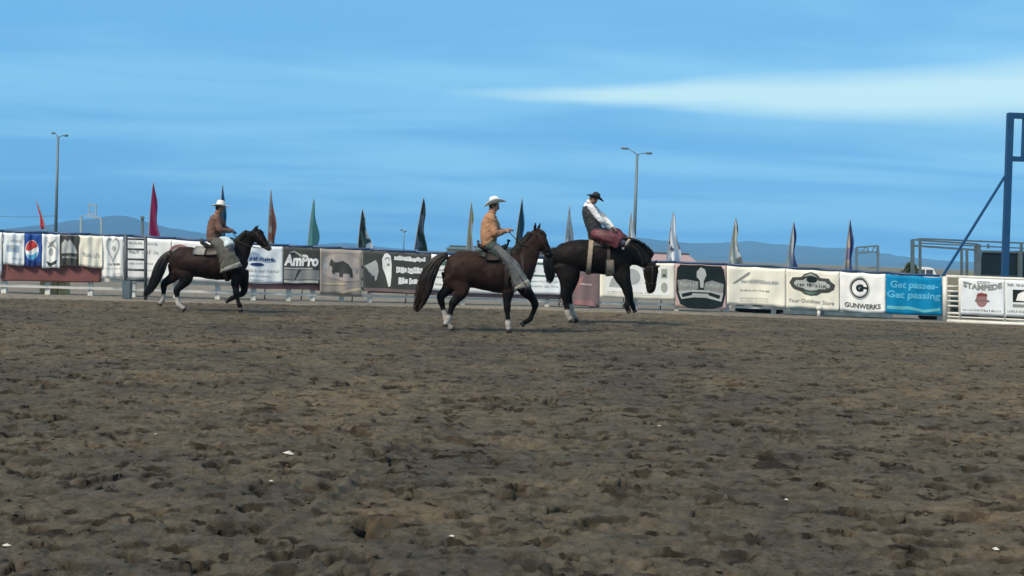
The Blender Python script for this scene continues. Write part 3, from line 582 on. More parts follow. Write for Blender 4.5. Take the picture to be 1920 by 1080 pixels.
b.text('Get passes-', .08, .62, .94, .86, 'sky', .035, .1); b.text('Get passing', .02, .36, .98, .6, 'sky', .035, .1); b.poly([(.02, .2), (.4, .22), (.7, .13), (.97, .2), (.97, .12), (.7, .06), (.4, .14), (.02, .11)], 'aqua', 'wave', 1); b.done()

# dark recess goods beneath the banners at right, low white beam, black hoses
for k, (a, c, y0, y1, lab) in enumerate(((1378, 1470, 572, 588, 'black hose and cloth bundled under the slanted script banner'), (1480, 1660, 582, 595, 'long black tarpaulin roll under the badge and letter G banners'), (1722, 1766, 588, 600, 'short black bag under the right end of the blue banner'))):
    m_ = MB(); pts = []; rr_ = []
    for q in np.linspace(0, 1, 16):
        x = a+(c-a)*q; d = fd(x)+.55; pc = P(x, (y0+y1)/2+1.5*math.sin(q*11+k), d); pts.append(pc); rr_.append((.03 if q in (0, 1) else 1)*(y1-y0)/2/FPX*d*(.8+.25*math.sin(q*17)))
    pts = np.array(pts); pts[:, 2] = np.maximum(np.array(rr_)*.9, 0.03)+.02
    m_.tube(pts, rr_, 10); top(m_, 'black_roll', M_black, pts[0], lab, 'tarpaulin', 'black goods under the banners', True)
m_ = MB()
for a, c in ((1470, 1672),):
    A_ = Pz(a, .1, fd(a)-.25); B_ = Pz(c, .1, fd(c)-.25); m_.bar(A_, B_, .09, .1)
top(m_, 'curb_beam', M_grst, A_, 'low grey beam lying on the ground in front of the letter G banner', 'beam')
m_ = MB(); p = Pz(1535, 0, 37.6); m_.tube([p, p+np.array([0, 0, .2])], .05, 10); m_.tube([p+np.array([0, 0, q]) for q in (.18, .2, .26, .31, .33)], [.02, .07, .095, .07, .01], 12)
top(m_, 'bollard', M_white, p, 'short white round headed post below the badge banner', 'bollard', smooth=True)

# ladder-like dark steel panel at the left
sp = empty('pipe_ladder', Pz(254, 0, 33.3), 'dark grey steel pipe panel like a ladder, standing in front of the white banner', 'ladder'); spb = np.array(sp.location)
for a, wd in ((236, .10), (273, .09)):
    m_ = MB(); m_.tube([Pz(a, 0.0, 33.3), P(a, 440 if a < 250 else 443, 33.3)], wd/2, 8); m_.build('upright', M_dkst, sp, spb)
for k, y in enumerate((448, 467, 486, 505.5, 524)):
    m_ = MB(); m_.tube([P(238, y-.3, 33.3), P(271, y+1, 33.3)], .028 if k < 4 else .045, 8); m_.build('rung', M_dkst, sp, spb)
m_ = MB(); p = Pz(238, 0, 33.3); m_.box((p[0], p[1], .26), (.2, .22, .46)); m_.build('base_block', M_grst, sp, spb, False)
m_ = MB(); p = Pz(86, .34, fd(80)+.5); 
for k in range(3): m_.box((p[0]+.25*k, p[1], .2), (.22, .3, .4))
top(m_, 'crates_row', mat('straw_card', (.5, .42, .22), .8), (p[0], p[1], 0), 'yellowish boxes standing behind the lower rails at far left', 'boxes')

# gate with its own banners at the right
gd = lambda px: float(np.interp(px, [1768, 1925, 2200], [36.7, 36.1, 35.0]))
gy_t = lambda px: 518+(px-1768)*.037; gy_b = lambda px: 604+(px-1768)*.046
gate = empty('white_gate', Pz(1850, 0, gd(1850)), 'white pipe gate with ladder bars at its left end, right of the blue banner', 'gate'); gb = np.array(gate.location)
def gbar(x0, y0, x1, y1, r, name='rail'):
    m_ = MB(); m_.tube([P(x0, y0, gd(x0)), P(x1, y1, gd(x1))], r, 8); m_.build(name, M_white, gate, gb)
for a, r in ((1772, .07), (1800, .045), (1884, .05), (1985, .05), (2080, .07)): gbar(a, gy_b(a), a, gy_t(a), r, 'upright')
for f, r in ((0, .045), (.22, .03), (.33, .03), (.44, .03), (.55, .03), (.66, .03), (.82, .035), (.9, .025), (1., .055)):
    x1 = 2080 if f in (0, .82, .9, 1.) else 1800
    for xa, xb in ((1774, x1),): gbar(xa, gy_t(xa)+(gy_b(xa)-gy_t(xa))*f*.97, xb, gy_t(xb)+(gy_b(xb)-gy_t(xb))*f*.97, r)
gbar(1800, gy_t(1800)+66, 1930, gy_b(1930)-6, .02, 'brace')
m_ = MB(); m_.bar(Pz(1782, .5, 37.3), Pz(2080, .5, 36.5), .05, .8); top(m_, 'dark_board', mat('dark_green_board', (.02, .05, .055), .7), Pz(1782, 0, 37.3), 'dark board standing right behind the white gate', 'board')
gk = dict(dfun=gd, off=.07, rip=.01, sag=.3, group='banners on the white gate')
b = Banner('banner', 1801, 1883, (gy_t(1801)+2, gy_t(1883)+2), (589, 593), 'pale', 'white banner with curved grey word and red horse rider badge on the gate', seed=1, **gk)
b.text('CODY', .38, .86, .68, .94, 'grey', .02); b.text('STAMPEDE', .06, .68, .95, .84, 'grey', .05, 0, 2, .09)
b.disc(.48, .42, .13, .2, 'rose'); b.poly([(.36, .52), (.4, .6), (.6, .6), (.62, .52)], 'maroon', 'emblem', 2); b.rect(.33, .37, .66, .42, 'mauve', 'emblem', 2); b.scrib(.05, .1, .92, .17, 'grey', 111); b.done()
b = Banner('banner', 1885, 1984, (gy_t(1885)+2, gy_t(1984)+2), (593, 597), 'pale', 'white banner with a black square emblem cut off at the right edge', seed=2, **gk)
b.scrib(.04, .83, .9, .91, 'grey', 121); b.rect(.14, .4, .7, .74, 'dark', 'emblem'); b.poly([(.2, .44), (.24, .62), (.34, .7), (.46, .5), (.6, .46), (.6, .42)], 'white', 'emblem', 2); b.rect(.14, .26, .7, .34, 'grey', 'emblem'); b.scrib(.04, .1, .9, .18, 'grey', 122); b.done()

# ------------------------------------------------------------------ feather flags behind the fence
M_flag = mat('flag_cloth', (1, 1, 1), .75, .08, 3, attr=True); M_pole = mat('flag_pole', (.25, .27, .27), .5)
def flag(tx, ty, bx, by, wpx, colfn, label, side=1, seed=0, bulge=.15):
    d = fd(bx)+.75; tp = P(tx, ty, d); bt = P(bx, by, d); axis = tp-bt; H = np.linalg.norm(axis); foot = np.array([bt[0]-axis[0]/axis[2]*bt[2], d, 0.0])
    root = empty('feather_flag', foot, label, 'flag', 'feather flags behind the fence')
    W = wpx/FPX*d*1.35; full = max(.62, W*1.08); dep = math.sqrt(full**2-W**2); dirv = np.array([W*side, dep*.6, 0])
    pole = [foot + (bt-foot)*q for q in np.linspace(0, 1, 4)] + [bt+axis*q + np.array([-side*.012*math.sin(q*3.1), 0, 0]) for q in np.linspace(.1, 1, 8)]
    m_ = MB(); m_.tube(pole, np.linspace(.02, .008, len(pole)), 6); m_.build('pole', M_pole, root, foot)
    nt_, nu = 26, 10; V = []; Cc = []
    for o_ in (0, 1):
        for i in range(nt_+1):
            q = i/nt_; w_ = (1-q)**.72*(1+bulge*math.sin(q*9+seed)) if q < 1 else 0
            for j in range(nu+1):
                u_ = j/nu; p = bt+axis*q + np.array([-side*.012*math.sin(q*3.1), 0, 0]) + dirv*w_*u_
                p = p + np.array([.03*math.sin(u_*8+q*5+seed), .07*math.sin(u_*9+q*6+seed*2), -.10*u_*w_])*min(1, u_*2)*w_ + np.array([0, -.006*o_, 0])
                V.append(p); Cc.append(colfn(u_, q))
    m = (nt_+1)*(nu+1); id_ = lambda k, i, j: k*m+i*(nu+1)+j; F = []
    for i in range(nt_):
        for j in range(nu): F += [(id_(1, i, j), id_(1, i, j+1), id_(1, i+1, j+1), id_(1, i+1, j)), (id_(0, i, j), id_(0, i+1, j), id_(0, i+1, j+1), id_(0, i, j+1))]
    m_ = MB(); m_.add(V, F, np.array(Cc)); m_.build('sail', M_flag, root, foot)
def solid(c, c2=None, thr=.5, seed=0, blot=None):
    def f(u_, q):
        col = np.array(c if (c2 is None or u_ < thr) else c2)
        if blot is not None and vnoise(np.array([u_*3.3+seed]), np.array([q*8.0+seed]), 3)[0] > .62: col = np.array(blot)
        return tuple(col)
    return f
red, crim, gre, blk, whi, tanc, nav, tea, gry = (.55, .04, .05), (.62, .04, .14), (.30, .62, .48), (.02, .03, .03), (.82, .84, .86), (.66, .50, .36), (.03, .07, .22), (.03, .14, .24), (.42, .44, .43)
flag(67, 374, 84, 422, 10, solid(red), 'short red flag leaning left at the far left of the fence', -1, 1)
flag(287, 341, 279, 441, 11, solid(crim, (.5, .12, .2), .8), 'tall crimson feather flag left of the left rider', 1, 2)
flag(417, 345, 411, 455, 8, solid(tea), 'teal feather flag rising behind the left rider hat', 1, 3)
flag(508, 355, 502, 457, 9, solid(tanc, (.20, .10, .10), .7, 4, (.5, .12, .06)), 'tan and rust brown blotched feather flag above the left horse head', 1, 4)
flag(588, 372, 577, 461, 12, solid(gre, (.12, .3, .27), .6), 'light green feather flag', 1, 5)
flag(679, 392, 671, 464, 17, solid(blk, whi, .62, 6, (.05, .09, .08)), 'black feather flag with a white edge, left of the small lamp', 1, 6)
flag(794, 370, 777, 468, 15, solid(blk, (.02, .07, .05), .5, 7, (.12, .15, .2)), 'tall black and dark green feather flag left of the middle rider', 1, 7)
flag(884, 377, 875, 466, 10, solid(tanc, whi, .6, 8, (.7, .6, .3)), 'tan and white feather flag left of the middle rider hat', 1, 8)
flag(979, 370, 964, 474, 13, solid((.02, .06, .08), tea, .7, 9), 'dark teal feather flag right of the middle rider', 1, 9)
flag(1068, 385, 1058, 478, 13, solid(whi, gry, .55, 10, gry), 'white and grey feather flag left of the bucking horse rider', 1, 10)
flag(1183, 398, 1176, 482, 16, solid((.6, .58, .5), whi, .5, 11), 'plain white feather flag between bucking rider and lamp post', 1, 11)
flag(1262, 398, 1250, 488, 20, solid(whi, (.6, .66, .76), .7, 12, (.06, .08, .14)), 'white feather flag with dark blotches above the hut roof', 1, 12)
flag(1379, 408, 1366, 494, 19, solid((.5, .5, .4), (.14, .18, .18), .7, 13, whi), 'olive grey patterned feather flag above the barrel banner', 1, 13)
flag(1488, 416, 1474, 500, 18, solid((.5, .52, .54), nav, .55, 14), 'feather flag half pale grey and half navy above the badge banner', 1, 14)
flag(1594, 410, 1583, 506, 17, solid(tanc, nav, .5, 15, (.25, .2, .3)), 'feather flag half tan and half navy left of the small truss', 1, 15)

# ------------------------------------------------------------------ lamps, towers, buildings beyond
def lamp(tx, ty, bx, d, arms, rpx, label, foot_dark=False):
    tp = P(tx, ty, d); ft = np.array([tp[0], d, 0.0]); root = empty('street_lamp', ft, label, 'street lamp', 'lamp posts beyond the arena')
    px = d/FPX; m_ = MB(); m_.tube([ft, ft+np.array([0, 0, .4])], rpx*px*1.6, 10); m_.tube([ft+np.array([0, 0, .3]), tp], [rpx*px*1.25, rpx*px*.8], 12); m_.build('pole', M_lamp, root, ft)
    for sx, ln, up in arms:
        e = tp+np.array([sx*ln*px*.55, .2, up*px*.9]); e2 = tp+np.array([sx*ln*px, .3, up*px])
        m_ = MB(); m_.tube([tp-np.array([0, 0, 2*px]), tp+np.array([sx*ln*px*.3, .1, up*px*.45]), e], [.9*px, .8*px, .7*px], 8); m_.build('arm', M_lamp, root, ft)
        m_ = MB(); m_.tube([e-np.array([sx*.1, 0, 0]), e+(e2-e)*.2, e+(e2-e)*.8, e2], [.6*px, 2.2*px, 2.2*px, .8*px], 8); m_.build('lamp_head', M_lamp, root, ft)
M_lamp = mat('lamp_metal', (.11, .16, .19), .5, .1)
lamp(109, 256, 105, 110, ((-1, 15, 7), (1, 17, 3)), 2.6, 'double headed lamp post beyond the left end of the fence')
lamp(1195, 288, 1190, 110, ((-1, 31, 10), (1, 29, 2)), 3.0, 'double headed lamp post behind the bucking rider')
lamp(758, 434, 757, 230, ((-1, 7, 3), (1, 3, 1)), .9, 'small distant single lamp left of the tall black flag')
lamp(394, 432, 393, 230, ((-1, 3, 3), (1, 6, 1)), .8, 'small distant lamp just left of the left rider')
# wires
m_ = MB()
A_ = P(-60, 399, 130); B_ = P(107, 404, 112); pts = [A_+(B_-A_)*q - np.array([0, 0, .25*4*q*(1-q)]) for q in np.linspace(0, 1, 12)]; m_.tube(pts, .018, 5)
top(m_, 'overhead_wire', M_dkst, A_, 'thin overhead wire running left from the left lamp post', 'wire')
def pipes(name, segs, d, m_, label, cat, part='pipe', group=None):
    p0 = Pz(sum(s_[0] for s_ in segs)/len(segs), 0, d); root = empty(name, p0, label, cat, group)
    for s_ in segs:
        a, b_, c, e, r = s_[:5]; dd = s_[5] if len(s_) > 5 else d; nm = s_[6] if len(s_) > 6 else part
        q = MB(); q.bar(P(a, b_, dd) if b_ is not None else Pz(a, 0, dd), P(c, e, dd) if e is not None else Pz(c, 0, dd), 2*r, 2*r); q.build(nm, m_, root, p0, False)
    return root
M_gw = mat('goal_white', (.28, .36, .42), .5)
pipes('goal_post', [(152, 404, 152, None, .045, 60, 'upright'), (190, 409, 190, None, .045, 60, 'upright'), (158, 404, 190, 409, .04, 60, 'crossbar'), (166, 383, 181, 384, .035, 60, 'box_bar'), (166, 401.5, 181, 402, .035, 60, 'box_bar'), (167, 383, 167, 401, .03, 60, 'box_bar'), (180, 384, 180, 402, .03, 60, 'box_bar')], 60, M_gw, 'white pipe frame with a small open square on top, in front of the left hill', 'frame')
pipes('utility_pole', [(267, 405, 267, None, .09, 90, 'pole'), (263, 408, 271, 408, .05, 89.8, 'crossarm')], 90, M_lamp, 'thin dark pole left of the crimson flag', 'pole')
pipes('small_truss', [(1606, 464, 1606, None, .045, 52, 'upright'), (1646, 460.5, 1646, None, .045, 52, 'upright'), (1606, 464, 1646, 461, .035, 52, 'chord'), (1606, 474.5, 1646, 472, .035, 52, 'chord'), (1616, 474, 1622, 463, .02, 52, 'web'), (1630, 473, 1624, 463, .02, 52, 'web'), (1634, 473, 1640, 462, .02, 52, 'web'), (1628, 502, 1646, 501, .03, 52.1, 'chord')], 52, M_lamp, 'small grey truss on two thin posts right of the tan and navy flag', 'truss')
# steel stand with rails behind the blue banner
pipes('steel_stand', [(1711, 449, 1711, None, .055, 44, 'post'), (1725, 447, 1725, None, .042, 47, 'post'), (1834, 458, 1834, None, .07, 44, 'post'), (1912, 470, 1912, None, .07, 44, 'post'), (1915, 455, 1915, 472, .042, 47, 'post'), (1803, 466, 1803, None, .04, 47, 'post'), (1813, 466, 1813, None, .04, 47, 'post'), (1829, 460, 1829, None, .04, 46, 'post'), (1990, 459, 1990, None, .07, 44, 'post'),
   (1711, 449.5, 1834, 458, .03, 44, 'rail'), (1711, 460.5, 1834, 469, .034, 44, 'rail'), (1723, 447.5, 1990, 459, .03, 47, 'rail'), (1725, 456, 1990, 469, .024, 47, 'rail'), (1711, 450, 1725, 448, .024, 45.5, 'rail'), (1853, 457, 1853, 466, .03, 47, 'rail'), (1834, 471, 1990, 474, .034, 44, 'rail')], 44, M_grst, 'grey steel stand of posts and double rails behind the blue banner', 'stand')
for a, c, y0, y1, lab in ((1840, 1907, 473, 519, 'black square panel between two grey posts above the gate'), (1917, 1985, 475, 523, 'black panel cut off at the right edge above the gate')):
    q = MB(); A_ = P((a+c)/2, (y0+y1)/2, 44.1); wd = (c-a)/FPX*44; hh = (y1-y0)/FPX*44; q.box(A_, (wd, .12, hh)); root = empty('black_screen', (A_[0], A_[1], A_[2]-hh/2), lab, 'screen', 'black screens on the steel stand'); q.build('panel_face', mat('black_glass', (.006, .014, .018), .35, .3, 1.5), root, root.location[:], False)
    q = MB()
    for z_ in (-1, 1): q.box(A_+np.array([0, -.075, z_*(hh/2-.03)]), (wd, .03, .05))
    q.build('frame', M_dkst, root, root.location[:], False)
# blue steel arch
ar = pipes('blue_arch', [(1894.5, 212, 1881, None, .095, 42, 'column'), (2068, 225, 2054, None, .095, 42, 'column'), (1890, 216.5, 2066, 222.5, .09, 42, 'beam'), (1888, 297.5, 2064, 303, .08, 42, 'beam'), (1922, 222, 1919, 296, .07, 42, 'strut'), (1990, 222, 1987, 298, .07, 42, 'strut'), (1884, 331, 1768, 517, .036, 41.9, 'diagonal_brace')], 42, M_blue, 'tall blue steel arch with a long diagonal brace at the right edge', 'arch')
# brace foot down to the ground
q = MB(); a_ = P(1768, 517, 41.9); q.bar(a_, np.array([a_[0]-.95, 41.9, 0.0]), .072); q.build('brace_foot', M_blue, ar, np.array(ar.location), False)

def hut(name, x0, x1, yr, ye, d, depth, wall, roof, label, over=.3):
    A_ = P(x0, ye, d); B_ = P(x1, ye+ (x1-x0)*.035, d); z_ = (A_[2]+B_[2])/2; zr = P((x0+x1)/2, yr+(x1-x0)*.0175, d)[2]; cx = (A_[0]+B_[0])/2; wd = B_[0]-A_[0]
    root = empty(name, (cx, d+depth/2, 0), label, 'building'); rb = np.array(root.location)
    q = MB(); q.box((cx, d+depth/2, z_/2), (wd-.4, depth-.4, z_)); q.build('wall', wall, root, rb, False)
    q = MB(); q.add([(cx-wd/2, d-over, z_), (cx+wd/2, d-over, z_), (cx+wd/2, d+depth+over, z_), (cx-wd/2, d+depth+over, z_), (cx-wd/2+wd*.03, d+depth/2, zr), (cx+wd/2-wd*.03, d+depth/2, zr)], [(0, 1, 5, 4), (2, 3, 4, 5), (1, 2, 5), (3, 0, 4), (3, 2, 1, 0)]); q.build('roof', roof, root, rb, False)
    q = MB(); q.box((cx, d+depth/2, zr+.03), (wd*.95, .2, .12)); q.build('ridge_cap', M_dkst, root, rb, False)
    for k in range(3):
        q = MB(); q.box((cx-wd*.3+wd*.3*k, d+.19, z_*.55), (wd*.12, .04, .8)); f = q.build('window', M_dkst, root, rb, False)
        q = MB(); q.box((cx-wd*.3+wd*.3*k, d+.165, z_*.55), (wd*.10, .03, .68)); o_ = q.build('pane', mat('window_glass', (.05, .07, .09), .15), f, rb, False)
hut('hut', 1215, 1306, 475, 489, 66, 5, mat('hut_wall', (.5, .42, .38), .8), mat('pink_roof', (.36, .24, .23), .7), 'low hut with a pinkish roof under the blotched white flag')
hut('shed', 832, 1050, 461.5, 466, 82, 7, mat('shed_wall', (.6, .62, .62), .8), mat('green_roof', (.07, .11, .11), .6), 'long pale shed with dark green roof behind the middle horse')

# bush-like tree behind the stand
def tree(px, d, ytop, wpx, label):
    p = Pz(px, 0, d); H = P(px, ytop, d)[2]; W = wpx/FPX*d; root = empty('round_tree', p, label, 'tree'); g = np.random.default_rng(3)
    q = MB(); q.tube([p, p+np.array([.1, 0, H*.3]), p+np.array([0, 0, H*.6])], [.16, .12, .06], 8)
    for k in range(5):
        a = k*1.3; q.tube([p+np.array([0, 0, H*(.2+.06*k)]), p+np.array([math.cos(a)*W*.2, math.sin(a)*W*.2, H*.55]), p+np.array([math.cos(a)*W*.33, math.sin(a)*W*.33, H*.75])], [.06, .04, .02], 6)
    q.build('trunk', mat('bark', (.08, .06, .045), .9), root, p)
    cl = [(-.32, .0, .42, .30), (.12, .1, .68, .34), (.32, -.1, .5, .28), (-.1, -.1, .45, .32), (.05, 0, .85, .2), (-.2, .1, .6, .2)]; q = MB(); n = 5200
    for k in range(n):
        c = cl[k % len(cl)]; v = g.normal(size=3); v /= np.linalg.norm(v); r = g.random()**.4
        ct = p+np.array([c[0]*W, c[1]*W, c[2]*H])+v*r*np.array([c[3]*W, c[3]*W, c[3]*H*.55]); ct[2] = min(max(ct[2], .15*H), H)
        a = g.normal(size=3); a /= np.linalg.norm(a); b_ = np.cross(a, g.normal(size=3)); b_ /= np.linalg.norm(b_); s_ = .05+.05*g.random()
        q.add([ct-a*s_, ct+b_*s_*.6, ct+a*s_, ct-b_*s_*.6], [(0, 1, 2, 3)])
    q.build('crown', mat('tree_leaves', (.05, .085, .04), .7, .4, 1.2), root, p, False)
tree(1703, 64, 489, 46, 'dark green round tree behind the post of the steel stand')
# white van, mostly hidden
M_van = mat('white_vehicle_paint', (.75, .76, .76), .3, .04)
p = Pz(1732, 0, 105); vr = empty('white_van', p, 'white van roof showing above the blue banner', 'van'); zt = P(1732, 500.5, 105)[2]
q = MB(); prof = [(-1.15, .45), (-1.15, zt-.35), (-1.0, zt-.05), (-.6, zt), (.0, zt), (.45, zt-.08), (.75, zt-.55), (1.3, zt-.75), (1.45, zt-1.05), (1.45, .45)]
n_ = len(prof); V = [(p[0]+x*.9, p[1]+y_, z_) for y_ in (-.9, .9) for x, z_ in prof]; q.add(V, [tuple(range(n_)), tuple(range(2*n_-1, n_-1, -1))]+[(i, n_+i, n_+(i+1) % n_, (i+1) % n_) for i in range(n_)]); q.build('body', M_van, vr, p, False)
for x0, x1 in ((-.85, -.25), (-.15, .4)):
    q = MB(); q.box((p[0]+(x0+x1)/2, p[1]-.91, zt-.42), (x1-x0, .02, .42)); q.build('window', mat('window_glass', (0, 0, 0)), vr, p, False)
for x in (-.7, .8):
    for y_ in (-.88, .88):
        q = MB(); q.tube([(p[0]+x, p[1]+y_-.09, .32), (p[0]+x, p[1]+y_+.09, .32)], .32, 16); q.build('wheel', M_black, vr, p)

# ------------------------------------------------------------------ horses
M_coat = mat('horse_coat', (1, 1, 1), .62, .25, 9, attr=True)
M_coat.node_tree.nodes['Principled BSDF'].inputs['Specular IOR Level'].default_value = 0.13
M_hairm = mat('mane_hair', (1, 1, 1), .55, .3, 20, attr=True)
M_hoof = mat('hoof_horn', (.035, .03, .025), .5, .2, 12)
M_leather = mat('saddle_leather', (.022, .014, .010), .5, .25, 8)
M_strap = mat('strap_leather', (.04, .025, .018), .6, .2, 8)
M_eye = mat('eye_dark', (.01, .008, .006), .15)
def strands(mb, ch, n, t0, spread, r, col, g, col2=None, seg=9):
    for _ in range(n):
        a = g.random()*2*math.pi; k = math.sqrt(g.random())*spread; te = t0+(1-t0)*(.62+.38*g.random()); pts = []; ph = g.random()*6
        for i in range(seg+1):
            q = te*i/seg; rr_ = k*(1+.15*math.sin(q*7+ph)); qq = q*(len(ch.C)-1); j = min(int(qq), len(ch.C)-2); f = qq-j
            cc = ch.C[j]*(1-f)+ch.C[j+1]*f; R_ = (ch.r[j]*(1-f)+ch.r[j+1]*f)*rr_; L_ = (ch.l[j]*(1-f)+ch.l[j+1]*f)*rr_
            pts.append(cc+ch.N[j]*R_*math.cos(a)+ch.L[j]*L_*math.sin(a))
        c = np.array(col)*(.85+.3*g.random()); k *= (1.0 if g.random() < .86 else 1.35); cc = np.tile(c, ((seg+1)*3, 1))
        if col2 is not None:
            w_ = np.repeat(np.clip(np.linspace(-.9, 1.1, seg+1), 0, 1), 3)[:, None]; cc = cc*(1-w_)+np.array(col2)*w_
        mb.tube(pts, np.linspace(r, r*.35, seg+1), 3, cc)
def horse(S_):
    d = S_['d']; sc = FPX/d; g = np.random.default_rng(S_['seed']); base = np.array([P(S_['cx'], 500, d)[0], d, 0.0])
    root = empty('horse', base, S_['label'], 'horse', 'horses in the arena'); yaw = S_['yaw']
    coat, dk, sock = S_['coat'], S_['dark'], S_['sock']; mb = MB(); smp = []
    Y_ = lambda px: (px-S_['cx'])/sc*yaw
    def add(pts, n=4, nr=16, cols=None, latf=None):
        pts = [tuple(p[:3])+((p[3],) if len(p) > 3 else (p[2]/sc*(latf or .85),))+((p[4] if len(p) > 4 else 0)+Y_(p[0]),) for p in pts]
        ch = pchain(pts, d, n=n); ch.loft(mb, nr)
        m = len(ch.C)
        for i in range(m):
            q = i/(m-1)*(len(pts)-1); j = min(int(q+.5), len(pts)-1); c = coat if cols is None else cols[j]
            smp.append((ch.C[i], max(min(ch.r[i], ch.l[i]*1.4), .02), c))
            if ch.l[i] > .15:
                for a in (-1, 1): smp.append((ch.C[i]+ch.L[i]*a*ch.l[i]*.6, ch.r[i]*.6, c))
        return ch
    trunk = add(S_['trunk'], nr=30); neck = add(S_['neck'], nr=24, cols=S_.get('neckcol')); head = add(S_['head'], cols=S_['headcol'])
    for sy in (-1, 1):       # jaw muscles, ears
        hd = S_['head']; add([(hd[1][0]-2, hd[1][1]+1, hd[1][2]*.6, .035, sy*.05), (hd[2][0]-2, hd[2][1], hd[2][2]*.7, .03, sy*.055), (hd[3][0]-1, hd[3][1], hd[3][2]*.6, .02, sy*.03)], cols=[S_['headcol'][0]]*3)
        e0, e1 = S_['ears'][0 if sy < 0 else 1]; add([(e0[0], e0[1], 3.2, .022, sy*.06), ((e0[0]*.5+e1[0]*.5), (e0[1]*.5+e1[1]*.5), 2.6, .02, sy*.065), (e1[0], e1[1], .8, .006, sy*.06)], cols=[dk]*3)
    hoofs = []
    for leg in S_['legs']:
        pts = leg['p']; dy = leg['dy']; n = len(pts); k0 = leg.get('blend', 2); cols = []
        for i in range(n):
            cols.append(coat if i < k0 else (sock if i >= leg['sock'] else dk))
        P_ = [(p[0], p[1], p[2], p[2]/sc*(.40, .45, .6, .75)[min(i, 3)] if i < 4 else p[2]/sc*.85, dy*(.8, .95, 1, 1)[min(i, 3)]) for i, p in enumerate(pts)]
        ch = add(P_[:-1]+[(P_[-1][0], P_[-1][1], P_[-1][2]*.9, P_[-1][3]*.9, P_[-1][4])], cols=cols); 
        # hoof: truncated cone from the last joint along its direction
        a_ = P(pts[-2][0], pts[-2][1], d+dy+Y_(pts[-2][0])); b_ = P(pts[-1][0], pts[-1][1], d+dy+Y_(pts[-1][0])); t_ = (b_-a_)/np.linalg.norm(b_-a_)
        hr = .058; hb = b_+t_*.035
        if leg.get('down', True): hb[2] = .012; t2 = np.array([hb[0]-b_[0], 0, -.1]); 
        hoofs.append((b_-t_*.02, hb, hr))
    for (a_, b_, hr) in hoofs:
        q = MB(); q.tube([a_-(b_-a_)*.15, a_, b_], [.03, .046, hr], 12); q.build('hoof', M_hoof, root, base)
    bo = fuse(mb, 'body', M_coat, root, base, .016, 9, smp); me = bo.data; n_ = len(me.vertices)
    V = np.empty(n_*3); me.vertices.foreach_get('co', V); V = V.reshape(-1, 3); Nn = np.empty(n_*3); me.vertices.foreach_get('normal', Nn); Nn = Nn.reshape(-1, 3)
    mus = (vnoise(V[:, 0]*5.5+50, V[:, 2]*4.5+V[:, 1]*3+50, 3+S_['seed'])-.5)*.034*np.clip((V[:, 2]-.65)/.2, 0, 1)+(vnoise(V[:, 0]*12+50, V[:, 2]*11+V[:, 1]*6+50, 6)-.5)*.011
    me.vertices.foreach_set('co', (V+Nn*mus[:, None]).ravel()); me.update()
    # eyes
    for sy in (-1, 1):
        q = MB(); t_ = .30; p = head.at(t_, sy*R(55), -.006); q.tube([p+np.array([0, 0, -.014]), p+np.array([0, 0, -.008]), p, p+np.array([0, 0, .008]), p+np.array([0, 0, .014])], [.004, .013, .016, .013, .004], 8); q.build('eye', M_eye, root, base)
    # tail and mane
    q = MB(); tp = [tuple(p[:3])+(p[2]/sc*.7, Y_(p[0])) for p in S_['tail']]; tch = pchain(tp, d); strands(q, tch, 420, 0, 1.05, .0085, S_['hair'], g, S_.get('tailtip'), 12); q.build('tail', M_hairm, root, base)
    q = MB()
    for _ in range(620):
        t_ = g.uniform(*S_['mane_t']); p0 = neck.at(t_, g.uniform(-.45, .45), -.005); pts = [p0]; fly = S_['fly']; ln = g.uniform(.12, .34); sd_ = -1 if g.random() < S_['near_mane'] else 1
        for k in range(1, 7):
            f = k/6
            hang = neck.at(max(t_-.05*f, 0), sd_*f*1.6*(ln/.28), .010+.016*g.random()); up_ = p0+np.array(S_['flydir'])*ln*f*(.8+.5*g.random())+np.array([0, 0, -.12*f*f*ln])
            pts.append(hang*(1-fly)+up_*fly)
        q.tube(pts, np.linspace(.013, .004, 7), 3, np.tile(np.array(S_['hair'])*(.6+.7*g.random()), (21, 1)))
    for _ in range(40):    # forelock
        p0 = head.at(.04, g.uniform(-.5, .5), -.005); p1 = head.at(.2+.15*g.random(), g.uniform(-.5, .5), .01); q.tube([p0, p0*.5+p1*.5+np.array([0, 0, .015]), p1], [.008, .007, .003], 3, np.tile(np.array(S_['hair']), (9, 1)))
    mo_ = q.build('mane', M_hairm, root, base)
    # bridle and tack
    q = MB(); head.wrap(q, .62, .66, 0, 2*math.pi, .003, .008, 2, 20); head.wrap(q, .10, .14, 0, 2*math.pi, .004, .008, 2, 20)
    for sy in (-1, 1):
        pts = [head.at(t_, sy*R(80), .008) for t_ in (.12, .3, .45, .62, .8)]; q.tube(pts, .009, 5)
        q.tube([head.at(.84, sy*R(100), .012+k*.01) for k in (0, .5, 1)], .02, 8)
    q.build('bridle', M_strap, root, base)
    q = MB(); hp_ = P(S_['rein'][0], S_['rein'][1], d-.06)
    for sy in (-1, 1):
        m0 = head.at(.84, sy*R(100), .02); mid = neck.at(.55, sy*R(75), .035)
        pts = crom(np.array([m0, (m0+mid)/2+np.array([0, 0, -.05]), mid, (mid+hp_)/2+np.array([0, 0, -.03]), hp_]), 5); q.tube(pts, .007, 5)
    q.build('reins', M_strap, root, base)
    tt = lambda px: float(np.interp(px, trunk.C[:, 0]*0+np.array([(c[0]*FPX/c[1]) for c in trunk.C]), np.linspace(0, 1, len(trunk.C))))
    for (nm, a, b_, a0, a1, off, th, m_, lab) in S_['wraps']:
        q = MB(); X0, X1 = [(P(v, 480, d)[0]*FPX/d) for v in (a, b_)]; trunk.wrap(q, tt(X0), tt(X1), R(a0), R(a1), off, th, 6, 24, flare=.0)
        o_ = q.build(nm, m_, root, base)
        if lab: o_['label'] = lab
